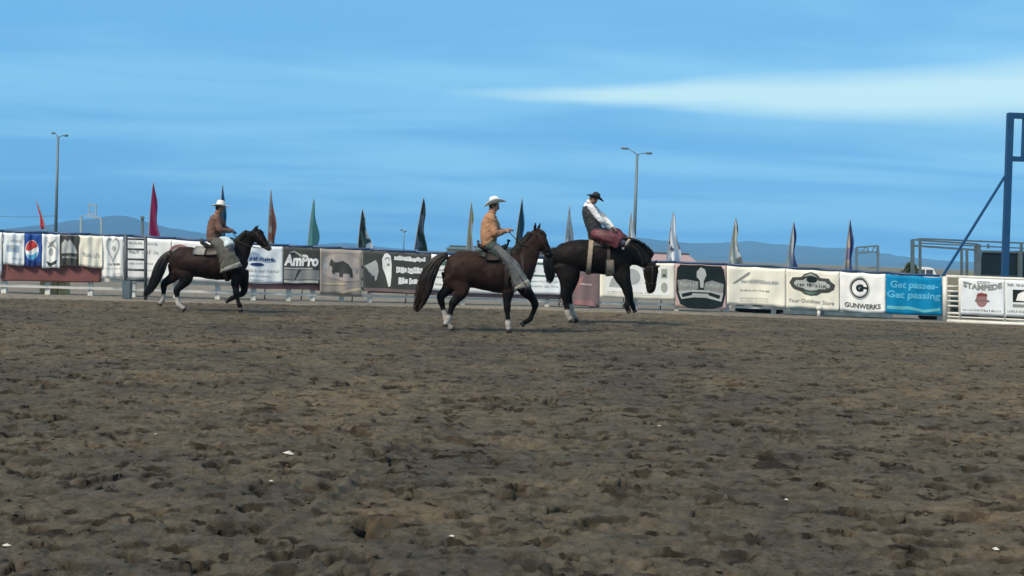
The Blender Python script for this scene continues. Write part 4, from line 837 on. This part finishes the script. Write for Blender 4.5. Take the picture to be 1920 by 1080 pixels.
    if 'saddle' in S_:
        s0, s1, sy_ = S_['saddle']; sl_ = s1-s0; q = MB()
        Chain(np.array([P(s0+sl_*f, sy_+dy_, d+Y_(s0+sl_*f)) for f, dy_ in ((0, -5), (.08, -2), (.25, 3), (.55, 4), (.8, 1), (.95, -3))]), np.array([.03, .045, .04, .04, .05, .045]), np.array([.17, .2, .18, .15, .14, .1])).loft(q, 16)
        sd_o = q.build('saddle', M_leather, root, base)
        q = MB(); a_ = P(s1-2, sy_-3, d+Y_(s1)); q.tube([a_, a_+np.array([.02, 0, .08]), a_+np.array([.025, 0, .10]), a_+np.array([.03, 0, .125])], [.022, .018, .04, .03], 10); q.build('saddle_horn', M_leather, sd_o, base)
        q = MB(); q.tube([P(s0+1, sy_-2, d+yy_+Y_(s0)) + np.array([-.02*math.cos(yy_*6), 0, .10*math.cos(yy_*7)]) for yy_ in np.linspace(-.19, .19, 9)], .026, 8); q.build('cantle', M_leather, sd_o, base)
    for (x, y, dy_) in S_.get('stirrups', ()):
        c = P(x, y, d+dy_); q = MB(); q.tube([c+np.array([.0, math.cos(a)*.06, math.sin(a)*.075]) for a in np.linspace(-.5*math.pi-.9, 1.5*math.pi-.9, 17)], .014, 6)
        top_p = P(S_['strap_top'][0], S_['strap_top'][1], d+dy_*.8); q.bar(c+np.array([0, 0, .07]), top_p, .06, .014); q.build('stirrup', M_leather, root, base)
    return root, base, trunk, head

# ------------------------------------------------------------------ people
SKIN = (.36, .19, .13)
M_skin = mat('skin', (1, 1, 1), .55, .06, 20, attr=True)
def hand(mb, smp, wr, dr, upv, gl=None):
    """palm, four curled fingers and a thumb; dr = direction of the palm, upv = back of the hand"""
    dr = dr/np.linalg.norm(dr); sv = np.cross(dr, upv); sv /= np.linalg.norm(sv); up_ = np.cross(sv, dr); c = gl or SKIN
    ch = Chain(np.array([wr-dr*.03, wr+dr*.01, wr+dr*.05, wr+dr*.09]), np.array([.026, .024, .022, .018]), np.array([.026, .034, .042, .040])); ch.L = np.tile(sv, (len(ch.C), 1)); ch.N = np.tile(up_, (len(ch.C), 1)); ch.loft(mb, 10)
    for q in ch.C: smp.append((q, .03, c))
    for k, ln in enumerate((.85, 1.0, .95, .75)):
        b = wr+dr*.085+sv*(.032-.0215*k); pts = [b, b+dr*.034*ln-up_*.004, b+dr*.044*ln-up_*.032*ln, b+dr*.018*ln-up_*.046*ln]
        mb.tube(pts, [.0105, .010, .009, .0075], 7)
        for q in pts: smp.append((q, .012, c))
    b = wr+dr*.02+sv*.036; pts = [b, b+dr*.03+sv*.014-up_*.010, b+dr*.052+sv*.004-up_*.026]; mb.tube(pts, [.014, .012, .009], 7)
    for q in pts: smp.append((q, .014, c))
def hat(parent, base, c, fwd, tilt, roll_, m_, band, size=1.0, curl=.055):
    """brim disc with rolled sides and a creased crown"""
    f = np.array([math.cos(tilt)*fwd, 0, -math.sin(tilt)]); l = np.array([0, 1.0, 0]); u_ = np.cross(f, l)*fwd; u_ = u_ if u_[2] > 0 else -u_
    prof = [(.0, .128), (.045, .126), (.07, .118), (.082, .085), (.088, .03), (.092, .004), (.115, -.004), (.15, -.006), (.19, -.002), (.192, -.010), (.15, -.015), (.11, -.014), (.085, -.01), (.0, -.008)]
    n = 32; V = []
    for i, (r, z_) in enumerate(prof):
        for k in range(n):
            a = 2*math.pi*k/n; ca, sa = math.cos(a), math.sin(a); x = r*ca*1.12; y_ = r*sa*.95; zz = z_
            if i < 4: zz += -.028*math.exp(-(y_/.022)**2)*(1 if i < 3 else .3) + (.0 if ca < 0 else -.012*ca)
            if r > .1: zz += curl*((r-.09)/.1)**1.5*abs(sa)**2.2 - .018*((r-.09)/.1)*abs(ca)**2
            V.append(c+(f*x+l*y_+u_*zz)*size)
    m = len(prof); F = [(i*n+j, (i+1)*n+j, (i+1)*n+(j+1) % n, i*n+(j+1) % n) for i in range(m-1) for j in range(n)]
    q = MB(); q.add(V, F); h = q.build('hat', m_, parent, base)
    q = MB(); V = []
    for z_ in (.004, .026):
        for k in range(n): a = 2*math.pi*k/n; V.append(c+(f*(.0945-z_*.05)*math.cos(a)*1.12+l*(.0945-z_*.05)*math.sin(a)*.95+u_*z_)*size)
    q.add(V, [(j, (j+1) % n, n+(j+1) % n, n+j) for j in range(n)]); q.build('hat_band', band, h, base)
    return h
def rider(S_):
    d = S_['d']; yaw = S_['yaw']; cx = S_['cx']; sc = FPX/d; base = np.array([P(*S_['hip'], d)[0], d+(S_['hip'][0]-cx)/sc*yaw, P(*S_['hip'], d)[2]-.1])
    root = empty('person', base, S_['label'], 'person', 'riders'); Y_ = lambda px: (px-cx)/sc*yaw
    mb = MB(); smp = []
    def ch_(pts, n=4): return pchain([(p[0], p[1], p[2], p[3], p[4]+Y_(p[0])) for p in pts], d, n=n, px_r=False)
    def body(pts, c=SKIN, n=4):
        ch = ch_(pts, n); ch.loft(mb, 14)
        for q, r in zip(ch.C, ch.r): smp.append((q, max(r, .02), c))
        return ch
    hip, waist, chest, sh, nk, hd = [S_[k] for k in ('hip', 'waist', 'chest', 'sh', 'neck', 'head')]
    vx = np.array(hd, float)-np.array(nk, float); vx /= np.linalg.norm(vx); pz = lambda k: (hd[0]+vx[0]*k*sc, hd[1]+vx[1]*k*sc)
    fw = S_.get('face', 1)
    torso = [(*hip, .12, .165, 0), (*waist, .105, .15, 0), (*chest, .12, .175, 0), (*sh, .085, .17, 0), (*nk, .055, .06, 0)]
    body(torso)
    body([(*nk, .055, .055, 0), (*pz(-.11), .055, .052, 0), (*pz(-.08), .075, .06, 0), (*pz(0.0), .095, .073, 0), (*pz(.06), .092, .073, 0), (*pz(.11), .055, .05, 0)])
    # nose, brow, chin, ears
    hx = lambda k, z_: (hd[0]+vx[0]*z_*sc+fw*vx[1]*-1*k*sc, hd[1]+vx[1]*z_*sc+fw*vx[0]*k*sc)
    body([(*hx(.085, .03), .012, .012, 0), (*hx(.108, -.015), .016, .014, 0), (*hx(.09, -.03), .01, .014, 0)], n=2); body([(*hx(.05, -.09), .02, .022, 0), (*hx(.075, -.095), .018, .02, 0)], n=2)
    body([(*hx(.088, -.052), .006, .022, 0), (*hx(.094, -.055), .005, .018, 0)], (.30, .10, .09), n=2)
    for sy in (-1, 1): body([(*hx(-.01, .02), .014, .012, sy*.074), (*hx(-.015, -.02), .012, .010, sy*.072)], n=2)
    hand_i = 0
    for key, sy in (('armN', -1), ('armF', 1)):
        s_, e_, w_ = S_[key]; ys_ = (sy*.165, sy*S_.get('elb', .23), sy*S_.get('wr', .1))
        body([(*s_, .06, .055, ys_[0]), ((s_[0]+e_[0])/2, (s_[1]+e_[1])/2, .048, .045, (ys_[0]+ys_[1])/2), (*e_, .040, .038, ys_[1]), ((e_[0]+w_[0])/2, (e_[1]+w_[1])/2, .036, .034, (ys_[1]+ys_[2])/2), (*w_, .026, .024, ys_[2])])
        wr = P(*w_, d+ys_[2]+Y_(w_[0])); el_ = P(*e_, d+ys_[1]+Y_(e_[0])); hand(mb, smp, wr, wr-el_, np.array([0, sy*.5, 1.0]), S_.get('glove'))
    for key, sy in (('legN', -1), ('legF', 1)):
        k_, a_, t_ = S_[key]; lo = S_.get('legout', .36); yy_ = (sy*.10, sy*(lo-.02), sy*lo, sy*(lo+.04))
        body([(*hip, .10, .09, yy_[0]), ((hip[0]+k_[0])/2, (hip[1]+k_[1])/2, .085, .08, (yy_[0]+yy_[1])/2), (*k_, .062, .06, yy_[1]), ((k_[0]+a_[0])/2, (k_[1]+a_[1])/2, .055, .052, yy_[2]), (*a_, .038, .036, yy_[2]), (*t_, .03, .035, yy_[3])])
    fuse(mb, 'body', M_skin, root, base, .0105, 2, smp)
    for sy in (-1, 1):
        x, y = hx(.084, .022); p = P(x, y, d+sy*.032+Y_(x)); q = MB(); q.tube([p+np.array([fw*k, 0, 0]) for k in (-.008, -.004, .004, .009)], [.006, .011, .010, .004], 8); q.build('eye', M_eye, root, base)
    q = MB(); g = np.random.default_rng(4)      # hair
    ch = ch_([(*hx(-.03, -.05), .055, .068, 0), (*hx(-.022, .0), .088, .08, 0), (*hx(-.012, .06), .09, .08, 0), (*pz(.12), .05, .05, 0)]); ch.loft(q, 14); q.build('hair', mat('dark_hair', (.03, .02, .014), .6, .3, 30), root, base)
    def garment(name, chains, m_, vox=.013, sm=3, lab=None):
        q = MB()
        for c in chains: ch_(c).loft(q, 16)
        o_ = fuse(q, name, m_, root, base, vox, sm)
        # cloth folds
        me = o_.data; n = len(me.vertices); V = np.empty(n*3); me.vertices.foreach_get('co', V); V = V.reshape(-1, 3); Nn = np.empty(n*3); me.vertices.foreach_get('normal', Nn); Nn = Nn.reshape(-1, 3)
        w_ = (vnoise(V[:, 0]*9+V[:, 2]*26+60, V[:, 1]*9+60, 8)-.5)*.014+(vnoise(V[:, 0]*22-V[:, 2]*34+90, V[:, 1]*24+90, 5)-.5)*.010
        me.vertices.foreach_set('co', (V+Nn*w_[:, None]).ravel()); me.update()
        if lab: o_['label'] = lab
        return o_
    e = .036
    def arm_c(key, sy, e, end=.97):
        s_, e_, w_ = S_[key]; ys_ = (sy*.165, sy*S_.get('elb', .23), sy*S_.get('wr', .1)); w2 = (e_[0]+(w_[0]-e_[0])*end, e_[1]+(w_[1]-e_[1])*end)
        return [(*sh, .05, .05, sy*.09), (*s_, .062+e, .058+e, ys_[0]), ((s_[0]+e_[0])/2, (s_[1]+e_[1])/2, .052+e, .05+e, (ys_[0]+ys_[1])/2), (*e_, .046+e, .042+e, ys_[1]), ((e_[0]+w_[0])/2, (e_[1]+w_[1])/2, .040+e*.8, .038+e*.8, (ys_[1]+ys_[2])/2), (*w2, .030+e*.5, .028+e*.5, ys_[2])]
    tor = [(hip[0], hip[1]+1, .112+e, .165+e, 0), (*waist, .128+e, .175+e, 0), (*chest, .125+e, .18+e, 0), (*sh, .085+e*.8, .165+e, 0), ((sh[0]+nk[0])/2, (sh[1]+nk[1])/2, .055+e*.5, .08+e*.6, 0)]
    garment('shirt', [tor, arm_c('armN', -1, e*.6), arm_c('armF', 1, e*.6)], S_['shirt'])
    q = MB(); c = ch_([(nk[0]*.8+sh[0]*.2, nk[1]*.8+sh[1]*.2, .075, .085, 0), (*nk, .066, .07, 0), (nk[0]*.8+hd[0]*.2, nk[1]*.8+hd[1]*.2, .062, .066, 0)]); c.wrap(q, .1, .85, 0, 2*math.pi, .004, .008, 3, 22); q.build('collar', S_['shirt'], root, base)
    for key, sy in (('armN', -1), ('armF', 1)):
        q = MB(); Chain(*[np.array(z_) for z_ in zip(*[(P(S_[key][1][0]+(S_[key][2][0]-S_[key][1][0])*f, S_[key][1][1]+(S_[key][2][1]-S_[key][1][1])*f, d+sy*(S_.get('elb', .23)*(1-f)+S_.get('wr', .1)*f)+Y_(S_[key][2][0])), .046, .044) for f in (.78, .86, .94)])]).loft(q, 12); q.build('cuff', S_['shirt'], root, base)
    if 'vest' in S_: garment('vest', [[(*p[:2], p[2]+.02, p[3]+.014, 0) for p in tor[:-1]]], S_['vest'])
    q = MB(); c = ch_([(*hip, .135, .19, 0), (waist[0]*.55+hip[0]*.45, waist[1]*.55+hip[1]*.45, .145, .192, 0), (*waist, .14, .19, 0)]); c.wrap(q, .42, .62, 0, 2*math.pi, .006, .008, 2, 26); q.build('belt', M_strap, root, base)
    def leg_c(key, sy, e):
        k_, a_, t_ = S_[key]; lo = S_.get('legout', .36); yy_ = (sy*.10, sy*(lo-.02), sy*lo)
        return [(*hip, .11+e, .10+e, yy_[0]), ((hip[0]+k_[0])/2, (hip[1]+k_[1])/2, .09+e, .085+e, (yy_[0]+yy_[1])/2), (*k_, .068+e, .064+e, yy_[1]), ((k_[0]+a_[0])/2, (k_[1]+a_[1])/2, .062+e, .056+e, yy_[2]), (*a_, .055+e, .046+e, yy_[2])]
    garment('jeans', [leg_c('legN', -1, .014), leg_c('legF', 1, .014)], S_['jeans'])
    for key, sy in (('legN', -1), ('legF', 1)):
        k_, a_, t_ = S_[key]; lo = S_.get('legout', .36); q = MB()
        ax, ay = a_; tx, ty = t_; hl = (ax-(tx-ax)*.45, ay-(ty-ay)*.45+.02*sc)
        c = ch_([((k_[0]*.35+a_[0]*.65), (k_[1]*.35+a_[1]*.65), .058, .052, sy*lo), (*a_, .052, .045, sy*lo), (ax*.6+tx*.4, ay*.6+ty*.4+.03*sc, .042, .044, sy*(lo+.02)), (tx, ty+.02*sc, .03, .042, sy*(lo+.045)), (tx+(tx-ax)*.25, ty+(ty-ay)*.2+.02*sc, .016, .02, sy*(lo+.05))]); c.loft(q, 14)
        p = P(hl[0], hl[1]+.03*sc, d+sy*lo+Y_(hl[0])); q.box(p, (.05, .055, .05)); q.build('boot', S_.get('boots', M_leather), root, base)
    for nm, pts, m_, lab in S_.get('chaps', ()):
        q = MB(); c = ch_(pts); V = []; nr = 26; m = len(c.C)
        for i in range(m):
            for k in range(nr):
                a = 2*math.pi*k/nr; w_ = (1+.09*(i/m)*math.sin(a*6+i*.15))*(.90+.26*float(vnoise(np.array([a*1.9+7]), np.array([i*.45+3]), 4)[0])); V.append(c.C[i]+c.N[i]*c.r[i]*w_*math.cos(a)+c.L[i]*c.l[i]*w_*math.sin(a))
        F = [(i*nr+j, (i+1)*nr+j, (i+1)*nr+(j+1) % nr, i*nr+(j+1) % nr) for i in range(m-1) for j in range(nr)]+[tuple(range(nr)), tuple((m-1)*nr+j for j in range(nr))[::-1]]
        q.add(V, F); o_ = q.build(nm, m_, root, base)
        if nm == 'chap':                              # leather fringe down the rear edge and hem
            gg = np.random.default_rng(int(abs(V[0][0]*1000)) % 999); fq = MB()
            for _ in range(70):
                if gg.random() < .55: i_ = int(gg.uniform(.3, .98)*(m-1)); a = math.pi*gg.choice((-1, 1))*.5*0+ (math.pi if c.N[i_][0] > 0 else 0) + gg.normal(0, .25)
                else: i_ = m-1; a = gg.uniform(0, 2*math.pi)
                p0 = c.C[i_]+c.N[i_]*c.r[i_]*math.cos(a)*.95+c.L[i_]*c.l[i_]*math.sin(a)*.95; ln = gg.uniform(.05, .11); dv = np.array([gg.normal(0, .2)+S_.get('fringe', (-.3, 0))[0], gg.normal(0, .2), -1+S_.get('fringe', (-.3, 0))[1]])
                fq.tube([p0, p0+dv*ln*.5, p0+dv*ln+np.array([gg.normal(0, .01), 0, 0])], [.008, .008, .004], 4)
            fo_ = fq.build('fringe', m_, o_, base); fo_['kind'] = 'stuff'
        if lab: o_['label'] = lab
    hc = P(*pz(.075), d+Y_(hd[0])); hat(root, base, hc, S_.get('face', 1), S_['hat_tilt'], 0, S_['hat'], S_['band'], S_.get('hatsize', 1.0), S_.get('curl', .06))
    return root

M_cream_hat = mat('cream_hat_felt', (.72, .70, .66), .8, .06, 8); M_white_hat = mat('white_straw_hat', (.74, .76, .74), .7, .05, 8); M_black_hat = mat('black_hat_felt', (.015, .018, .02), .8, .2, 8)
M_tan = mat('tan_shirt_cotton', (.36, .19, .105), .85, .12, 5); M_brown = mat('brown_shirt_cotton', (.135, .075, .054), .9, .25, 5); M_wshirt = mat('white_shirt_cotton', (.66, .68, .70), .8, .05, 5)
M_vest = mat('black_vest', (.025, .03, .034), .7, .2, 8); M_jean_g = mat('dark_green_denim', (.035, .055, .05), .85, .2, 12); M_jean_b = mat('dark_denim', (.04, .05, .07), .85, .2, 12)
M_chapg = mat('grey_chap_leather', (.09, .097, .10), .8, .45, 12); M_chapt = mat('olive_grey_chap_leather', (.07, .07, .06), .8, .45, 12); M_chapr = mat('burgundy_patterned_chap', (.10, .022, .03), .6, .8, 26); M_pale = mat('pale_fringe_leather', (.26, .25, .225), .8, .2, 14)
M_padg = mat('grey_saddle_blanket', (.24, .24, .22), .9, .3, 16); M_padd = mat('dark_saddle_blanket', (.045, .05, .045), .9, .3, 12); M_sheep = mat('sheepskin_strap', (.30, .24, .18), .95, .25, 20); M_padl = mat('pale_blue_cloth', (.42, .5, .52), .85, .25, 12)

dM = ground(953, 624)[1]; dL = ground(346, 582)[1]; dB = ground(1070, 606)[1]
BAY = (.026, .0135, .010); BLK = (.005, .0045, .0045); SOCK = (.36, .34, .32); LBROWN = (.021, .0115, .010); DBROWN = (.008, .0055, .005)
# middle horse
horse(dict(d=dM, cx=915, yaw=.12, seed=1, label='bay horse with black tail and white socks under the rider in tan shirt', coat=BAY, dark=BLK, sock=SOCK, hair=(.010, .008, .008), tailtip=(.045, .022, .016),
  trunk=[(836, 506, 12, .12), (843, 506, 27, .22), (853, 507, 34, .27), (866, 507, 36, .29), (883, 505, 34.5, .29), (903, 508, 34.5, .30), (925, 511, 36.5, .31), (948, 510.5, 40, .28), (968, 509, 38, .24), (985, 509, 28, .19), (995, 511, 15, .12)],
  neck=[(968, 503, 36, .19), (980, 487, 29, .14), (991, 468, 22.5, .10), (1000, 451, 17.5, .085), (1005, 440, 14, .08)], neckcol=[BAY]*5,
  head=[(1003, 433, 9.5, .075), (1009, 443, 14, .09), (1015, 454, 13, .09), (1022, 465, 9.5, .065), (1028, 474, 8, .055), (1033, 481, 6, .045)], headcol=[BAY, BAY, BAY, DBROWN, BLK, BLK],
  ears=(((1003, 430), (1004, 417)), ((1009, 431), (1014, 417))),
  legs=[dict(p=[(962, 520, 20), (955, 540, 14), (952, 556, 10), (951, 567, 7.4), (951, 577, 7), (951.5, 588, 4.8), (952, 598, 4.8), (952.5, 606, 6), (953, 613, 4.8), (954, 618, 6)], dy=-.15, sock=7),
        dict(p=[(972, 524, 18), (984, 543, 13), (994, 555, 9), (1001, 564, 7.5), (1003, 572, 7), (1001, 582, 4.8), (997, 592, 5), (993, 599, 5.6), (985, 604, 4.6), (980, 608, 5.5)], dy=.15, sock=99, down=False),
        dict(p=[(855, 515, 30), (862, 533, 23), (864, 547, 15), (857, 559, 9.5), (850, 568, 8.4), (847, 577, 6), (844, 588, 5.2), (841, 597, 6), (837, 604, 4.8), (835, 609, 6)], dy=-.14, sock=7, blend=3, down=False),
        dict(p=[(850, 518, 26), (844, 534, 17), (835, 546, 10.5), (827, 555, 8.6), (827, 563, 7), (830, 576, 5.2), (834, 590, 5), (837, 601, 6), (842, 610, 4.8), (847, 616, 6)], dy=.14, sock=6, blend=2)],
  tail=[(840, 479, 5), (828, 483, 7), (816, 494, 9.5), (807, 509, 12), (800, 526, 13.5), (795, 544, 13.5), (790, 560, 11.5), (784, 573, 8.5), (779, 585, 3.5)],
  mane_t=(.02, .98), fly=.25, flydir=(-.5, -.1, .35), near_mane=.35, rein=(953, 434),
  saddle=(897, 953, 464), stirrups=((986, 541, -.38), (986, 541, .38)), strap_top=(945, 475),
  wraps=[('saddle_pad', 893, 960, -44, 44, .012, .025, M_padd, None), ('saddle_skirt', 904, 948, -56, 56, .04, .014, M_leather, None), ('girth', 943, 951, 0, 360, .012, .014, M_strap, None), ('breast_collar', 975, 981, 0, 360, .012, .01, M_strap, None)]))
rider(dict(d=dM, cx=915, yaw=.12, label='rider in tan shirt, white cowboy hat and grey chaps on the middle horse', hip=(917, 459), waist=(916, 444), chest=(918, 419), sh=(920, 405), neck=(923, 397), head=(926, 387), face=1,
  armN=((921, 407), (929, 438), (947, 434)), armF=((923, 407), (936, 436), (952, 432)), legN=((961, 494), (981, 533), (991, 540)), legF=((963, 494), (984, 533), (993, 540)), legout=.37,
  shirt=M_tan, jeans=M_jean_g, hat=M_white_hat, band=mat('tan_hat_band', (.3, .2, .13), .7), hat_tilt=R(-15), hatsize=1.06, curl=.075,
  chaps=[('chap', [(930, 463, .065, .09, -.2), (947, 481, .08, .09, -.3), (961, 497, .095, .08, -.36), (971, 516, .115, .07, -.385), (979, 534, .14, .06, -.40)], M_chapg, None), ('chap', [(930, 462, .07, .09, .2), (948, 480, .085, .10, .3), (963, 496, .11, .10, .37), (973, 515, .14, .09, .40), (981, 534, .17, .08, .42)], M_chapg, None),
         ('chap_fringe', [(977, 531, .145, .065, -.402), (980, 536, .15, .065, -.405), (981, 540, .135, .06, -.405)], M_pale, None)]))
# left horse
horse(dict(d=dL, cx=400, yaw=.0, seed=2, label='dark brown horse with black tail and white hind socks at left', coat=LBROWN, dark=BLK, sock=SOCK, hair=(.008, .008, .009),
  trunk=[(320, 488, 11, .12), (328, 489, 22, .22), (340, 490, 26.5, .28), (358, 491, 27, .29), (380, 493, 28, .30), (403, 495, 30, .30), (425, 493, 32.5, .28), (440, 492, 31, .24), (452, 493, 24, .18), (460, 494, 13, .11)],
  neck=[(436, 486, 28, .18), (446, 473, 23.5, .13), (456, 460, 18, .1), (465, 448, 14.5, .085), (472, 440, 12, .08)], neckcol=[BLK]*5,
  head=[(476, 433, 8, .07), (482, 441, 12, .09), (489, 449, 11.5, .09), (496, 457, 8.5, .065), (502, 463, 7.2, .055), (507, 468, 5, .045)], headcol=[BLK, DBROWN, DBROWN, DBROWN, (.05, .04, .04), (.07, .06, .06)],
  ears=(((480, 430), (487, 419)), ((477, 430), (483, 420))),
  legs=[dict(p=[(447, 505, 17), (443, 520, 12), (441, 531, 8.6), (442, 541, 6.4), (443, 550, 6.2), (445, 559, 4.2), (447, 567, 4.2), (449, 572, 5), (450, 576, 4.2), (451, 579, 5)], dy=-.15, sock=99),
        dict(p=[(452, 510, 15), (456, 525, 11), (458, 536, 8), (458, 545, 6.5), (454, 551, 6), (447, 554, 4.2), (440, 557, 4.2), (435, 559, 5), (430, 562, 4), (426, 564, 5)], dy=.15, sock=99, down=False),
        dict(p=[(340, 500, 25), (347, 513, 18), (347, 526, 12), (339, 536, 8), (332, 544, 7), (332, 554, 4.6), (333, 563, 4.6), (335, 570, 5.2), (340, 575, 4.4), (345, 579, 5.2)], dy=-.14, sock=6, blend=2),
        dict(p=[(332, 503, 20), (325, 518, 12), (315, 526, 8.4), (308, 533, 7), (307, 540, 6), (307, 549, 4.4), (306, 556, 4.4), (305, 562, 5.2), (302, 566, 4.2), (300, 570, 5)], dy=.14, sock=6, blend=2, down=False)],
  tail=[(323, 473, 4), (314, 480, 6.5), (305, 492, 8.5), (299, 505, 9.5), (293, 520, 9), (286, 534, 7.5), (279, 546, 6), (271, 555, 3)],
  mane_t=(.05, .98), fly=.3, flydir=(-.7, -.1, .4), near_mane=.5, rein=(437, 437),
  saddle=(378, 434, 459), stirrups=((432, 503, -.37), (432, 503, .37)), strap_top=(410, 470),
  wraps=[('saddle_pad', 366, 426, -60, 60, .012, .025, M_padg, None), ('saddle_skirt', 387, 420, -62, 62, .04, .014, M_leather, None), ('girth', 420, 427, 0, 360, .012, .014, M_strap, None)]))
rider(dict(d=dL, cx=400, yaw=.0, label='rider in brown shirt and white cowboy hat on the left horse', hip=(401, 452), waist=(401, 438), chest=(404, 418), sh=(407, 406), neck=(409, 399.5), head=(412, 391), face=1,
  armN=((406, 408), (413, 431), (433, 434)), armF=((411, 408), (421, 428), (436, 433)), legN=((430, 464), (436, 497), (447, 500)), legF=((430, 464), (436, 497), (447, 500)), legout=.36,
  shirt=M_brown, jeans=M_jean_b, hat=M_cream_hat, band=mat('grey_hat_band', (.2, .2, .2), .7), hat_tilt=R(2), glove=(.03, .03, .04), curl=.03,
  chaps=[('chap', [(403, 452, .10, .10, -.16), (415, 462, .13, .11, -.28), (423, 474, .165, .09, -.36), (429, 487, .19, .075, -.385), (433, 500, .215, .065, -.40)], M_chapt, None), ('chap', [(404, 452, .09, .10, .16), (416, 462, .12, .10, .28), (428, 470, .12, .10, .37), (434, 487, .16, .08, .40), (437, 500, .2, .08, .42)], M_chapt, None),
         ('chap_fringe', [(432, 498, .22, .068, -.402), (433.5, 502, .225, .068, -.405), (434.5, 505, .21, .06, -.405)], M_pale, None), ('chap_top', [(416, 449, .07, .09, -.14), (425, 455, .12, .10, -.24), (431, 463, .11, .11, -.34)], M_padl, 'pale blue cloth over the thigh')]))
# bucking horse
horse(dict(d=dB, cx=1120, yaw=-.04, seed=3, label='dark brown bucking horse with its head down, at right of the middle horse', coat=DBROWN, dark=BLK, sock=(.34, .32, .28), hair=(.006, .007, .009),
  trunk=[(1040, 490, 10, .12), (1046, 486, 19, .20), (1056, 483, 26, .27), (1068, 481, 29.5, .30), (1084, 479, 30.5, .30), (1098, 480, 30, .31), (1120, 482, 32.5, .32), (1142, 483, 33, .31), (1160, 482, 32, .27), (1175, 480, 27, .2), (1184, 480, 15, .13)],
  neck=[(1163, 476, 29, .2), (1178, 474, 25, .15), (1192, 477, 20.5, .11), (1204, 484, 17, .09), (1213, 493, 13.5, .085)], neckcol=[BLK]*5,
  head=[(1218, 494, 9, .075), (1220, 504, 13, .095), (1220, 516, 13.5, .09), (1220, 529, 10.5, .065), (1220, 540, 9, .055), (1220, 548, 6.5, .045)], headcol=[BLK, DBROWN, DBROWN, DBROWN, BLK, BLK],
  ears=(((1229, 503), (1240, 496)), ((1225, 497), (1233, 486))),
  legs=[dict(p=[(1160, 498, 22), (1163, 513, 16), (1168, 527, 11.5), (1172, 538, 8), (1175, 548, 7), (1176.5, 558, 4.8), (1176, 566, 4.8), (1175, 573, 5.6), (1177, 579, 4.6), (1179, 584, 5.6)], dy=-.15, sock=99, down=False),
        dict(p=[(1162, 502, 19), (1168, 516, 14), (1173, 529, 10), (1178, 541, 7.5), (1181, 550, 6.5), (1183, 560, 4.8), (1184, 567, 4.8), (1186, 573, 5.4), (1188, 578, 4.6), (1190, 583, 5.4)], dy=.15, sock=99, down=False),
        dict(p=[(1062, 498, 27), (1064, 516, 20), (1063, 531, 14), (1060, 544, 10), (1059, 554, 8.4), (1061, 565, 5.6), (1063, 577, 5.4), (1064, 587, 6), (1067, 594, 5), (1070, 599, 6)], dy=-.15, sock=7, blend=3),
        dict(p=[(1068, 502, 23), (1073, 520, 15), (1071, 534, 10.5), (1067, 546, 8.5), (1066, 555, 7.4), (1069, 566, 5.2), (1071, 577, 5), (1073, 586, 5.6), (1077, 592, 4.8), (1080, 597, 5.6)], dy=.15, sock=6, blend=3)],
  tail=[(1045, 470, 5), (1036, 475, 9), (1031, 486, 11), (1030, 499, 11), (1031, 511, 9), (1031, 522, 7), (1028, 531, 4)],
  mane_t=(.0, .98), fly=.75, flydir=(.35, -.2, .55), near_mane=.5, rein=(1149, 427),
  saddle=(1104, 1152, 448), stirrups=((1176, 460, -.38), (1180, 461, .38)), strap_top=(1140, 462),
  wraps=[('saddle_pad', 1100, 1152, -55, 55, .012, .022, M_padd, None), ('flank_strap', 1101, 1110, 0, 360, .012, .03, M_sheep, 'pale brown fleece flank strap'), ('girth', 1137, 1144, 0, 360, .012, .014, M_strap, None), ('cinch_pad', 1136, 1150, -158, -96, .03, .02, M_sheep, None)]))
rider(dict(d=dB, cx=1120, yaw=-.04, label='rider in black vest and white shirt with black hat, leaning back on the bucking horse', hip=(1117, 436), waist=(1112, 420), chest=(1106, 399), sh=(1103, 386), neck=(1106, 379), head=(1112, 374), face=1,
  armN=((1107, 388), (1126, 412), (1143, 429)), armF=((1110, 388), (1133, 408), (1150, 427)), legN=((1145, 444), (1172, 458), (1180, 449)), legF=((1150, 441), (1178, 460), (1185, 450)), legout=.38,
  shirt=M_wshirt, vest=M_vest, jeans=M_jean_b, hat=M_black_hat, band=M_black, hat_tilt=R(20), curl=.05, boots=M_pale, fringe=(-.7, .5),
  chaps=[('chap', [(1114, 438, .11, .11, -.18), (1125, 441, .115, .11, -.30), (1138, 445, .125, .08, -.37), (1152, 449, .135, .05, -.40), (1163, 454, .12, .03, -.415)], M_chapr, 'burgundy chap with white floral pattern'), ('chap', [(1116, 437, .11, .11, .18), (1134, 440, .16, .11, .30), (1152, 444, .18, .10, .38), (1164, 450, .16, .09, .41), (1174, 458, .10, .07, .42)], M_chapr, None)]))
# a faint rodeo number? none is legible: nothing written on the riders
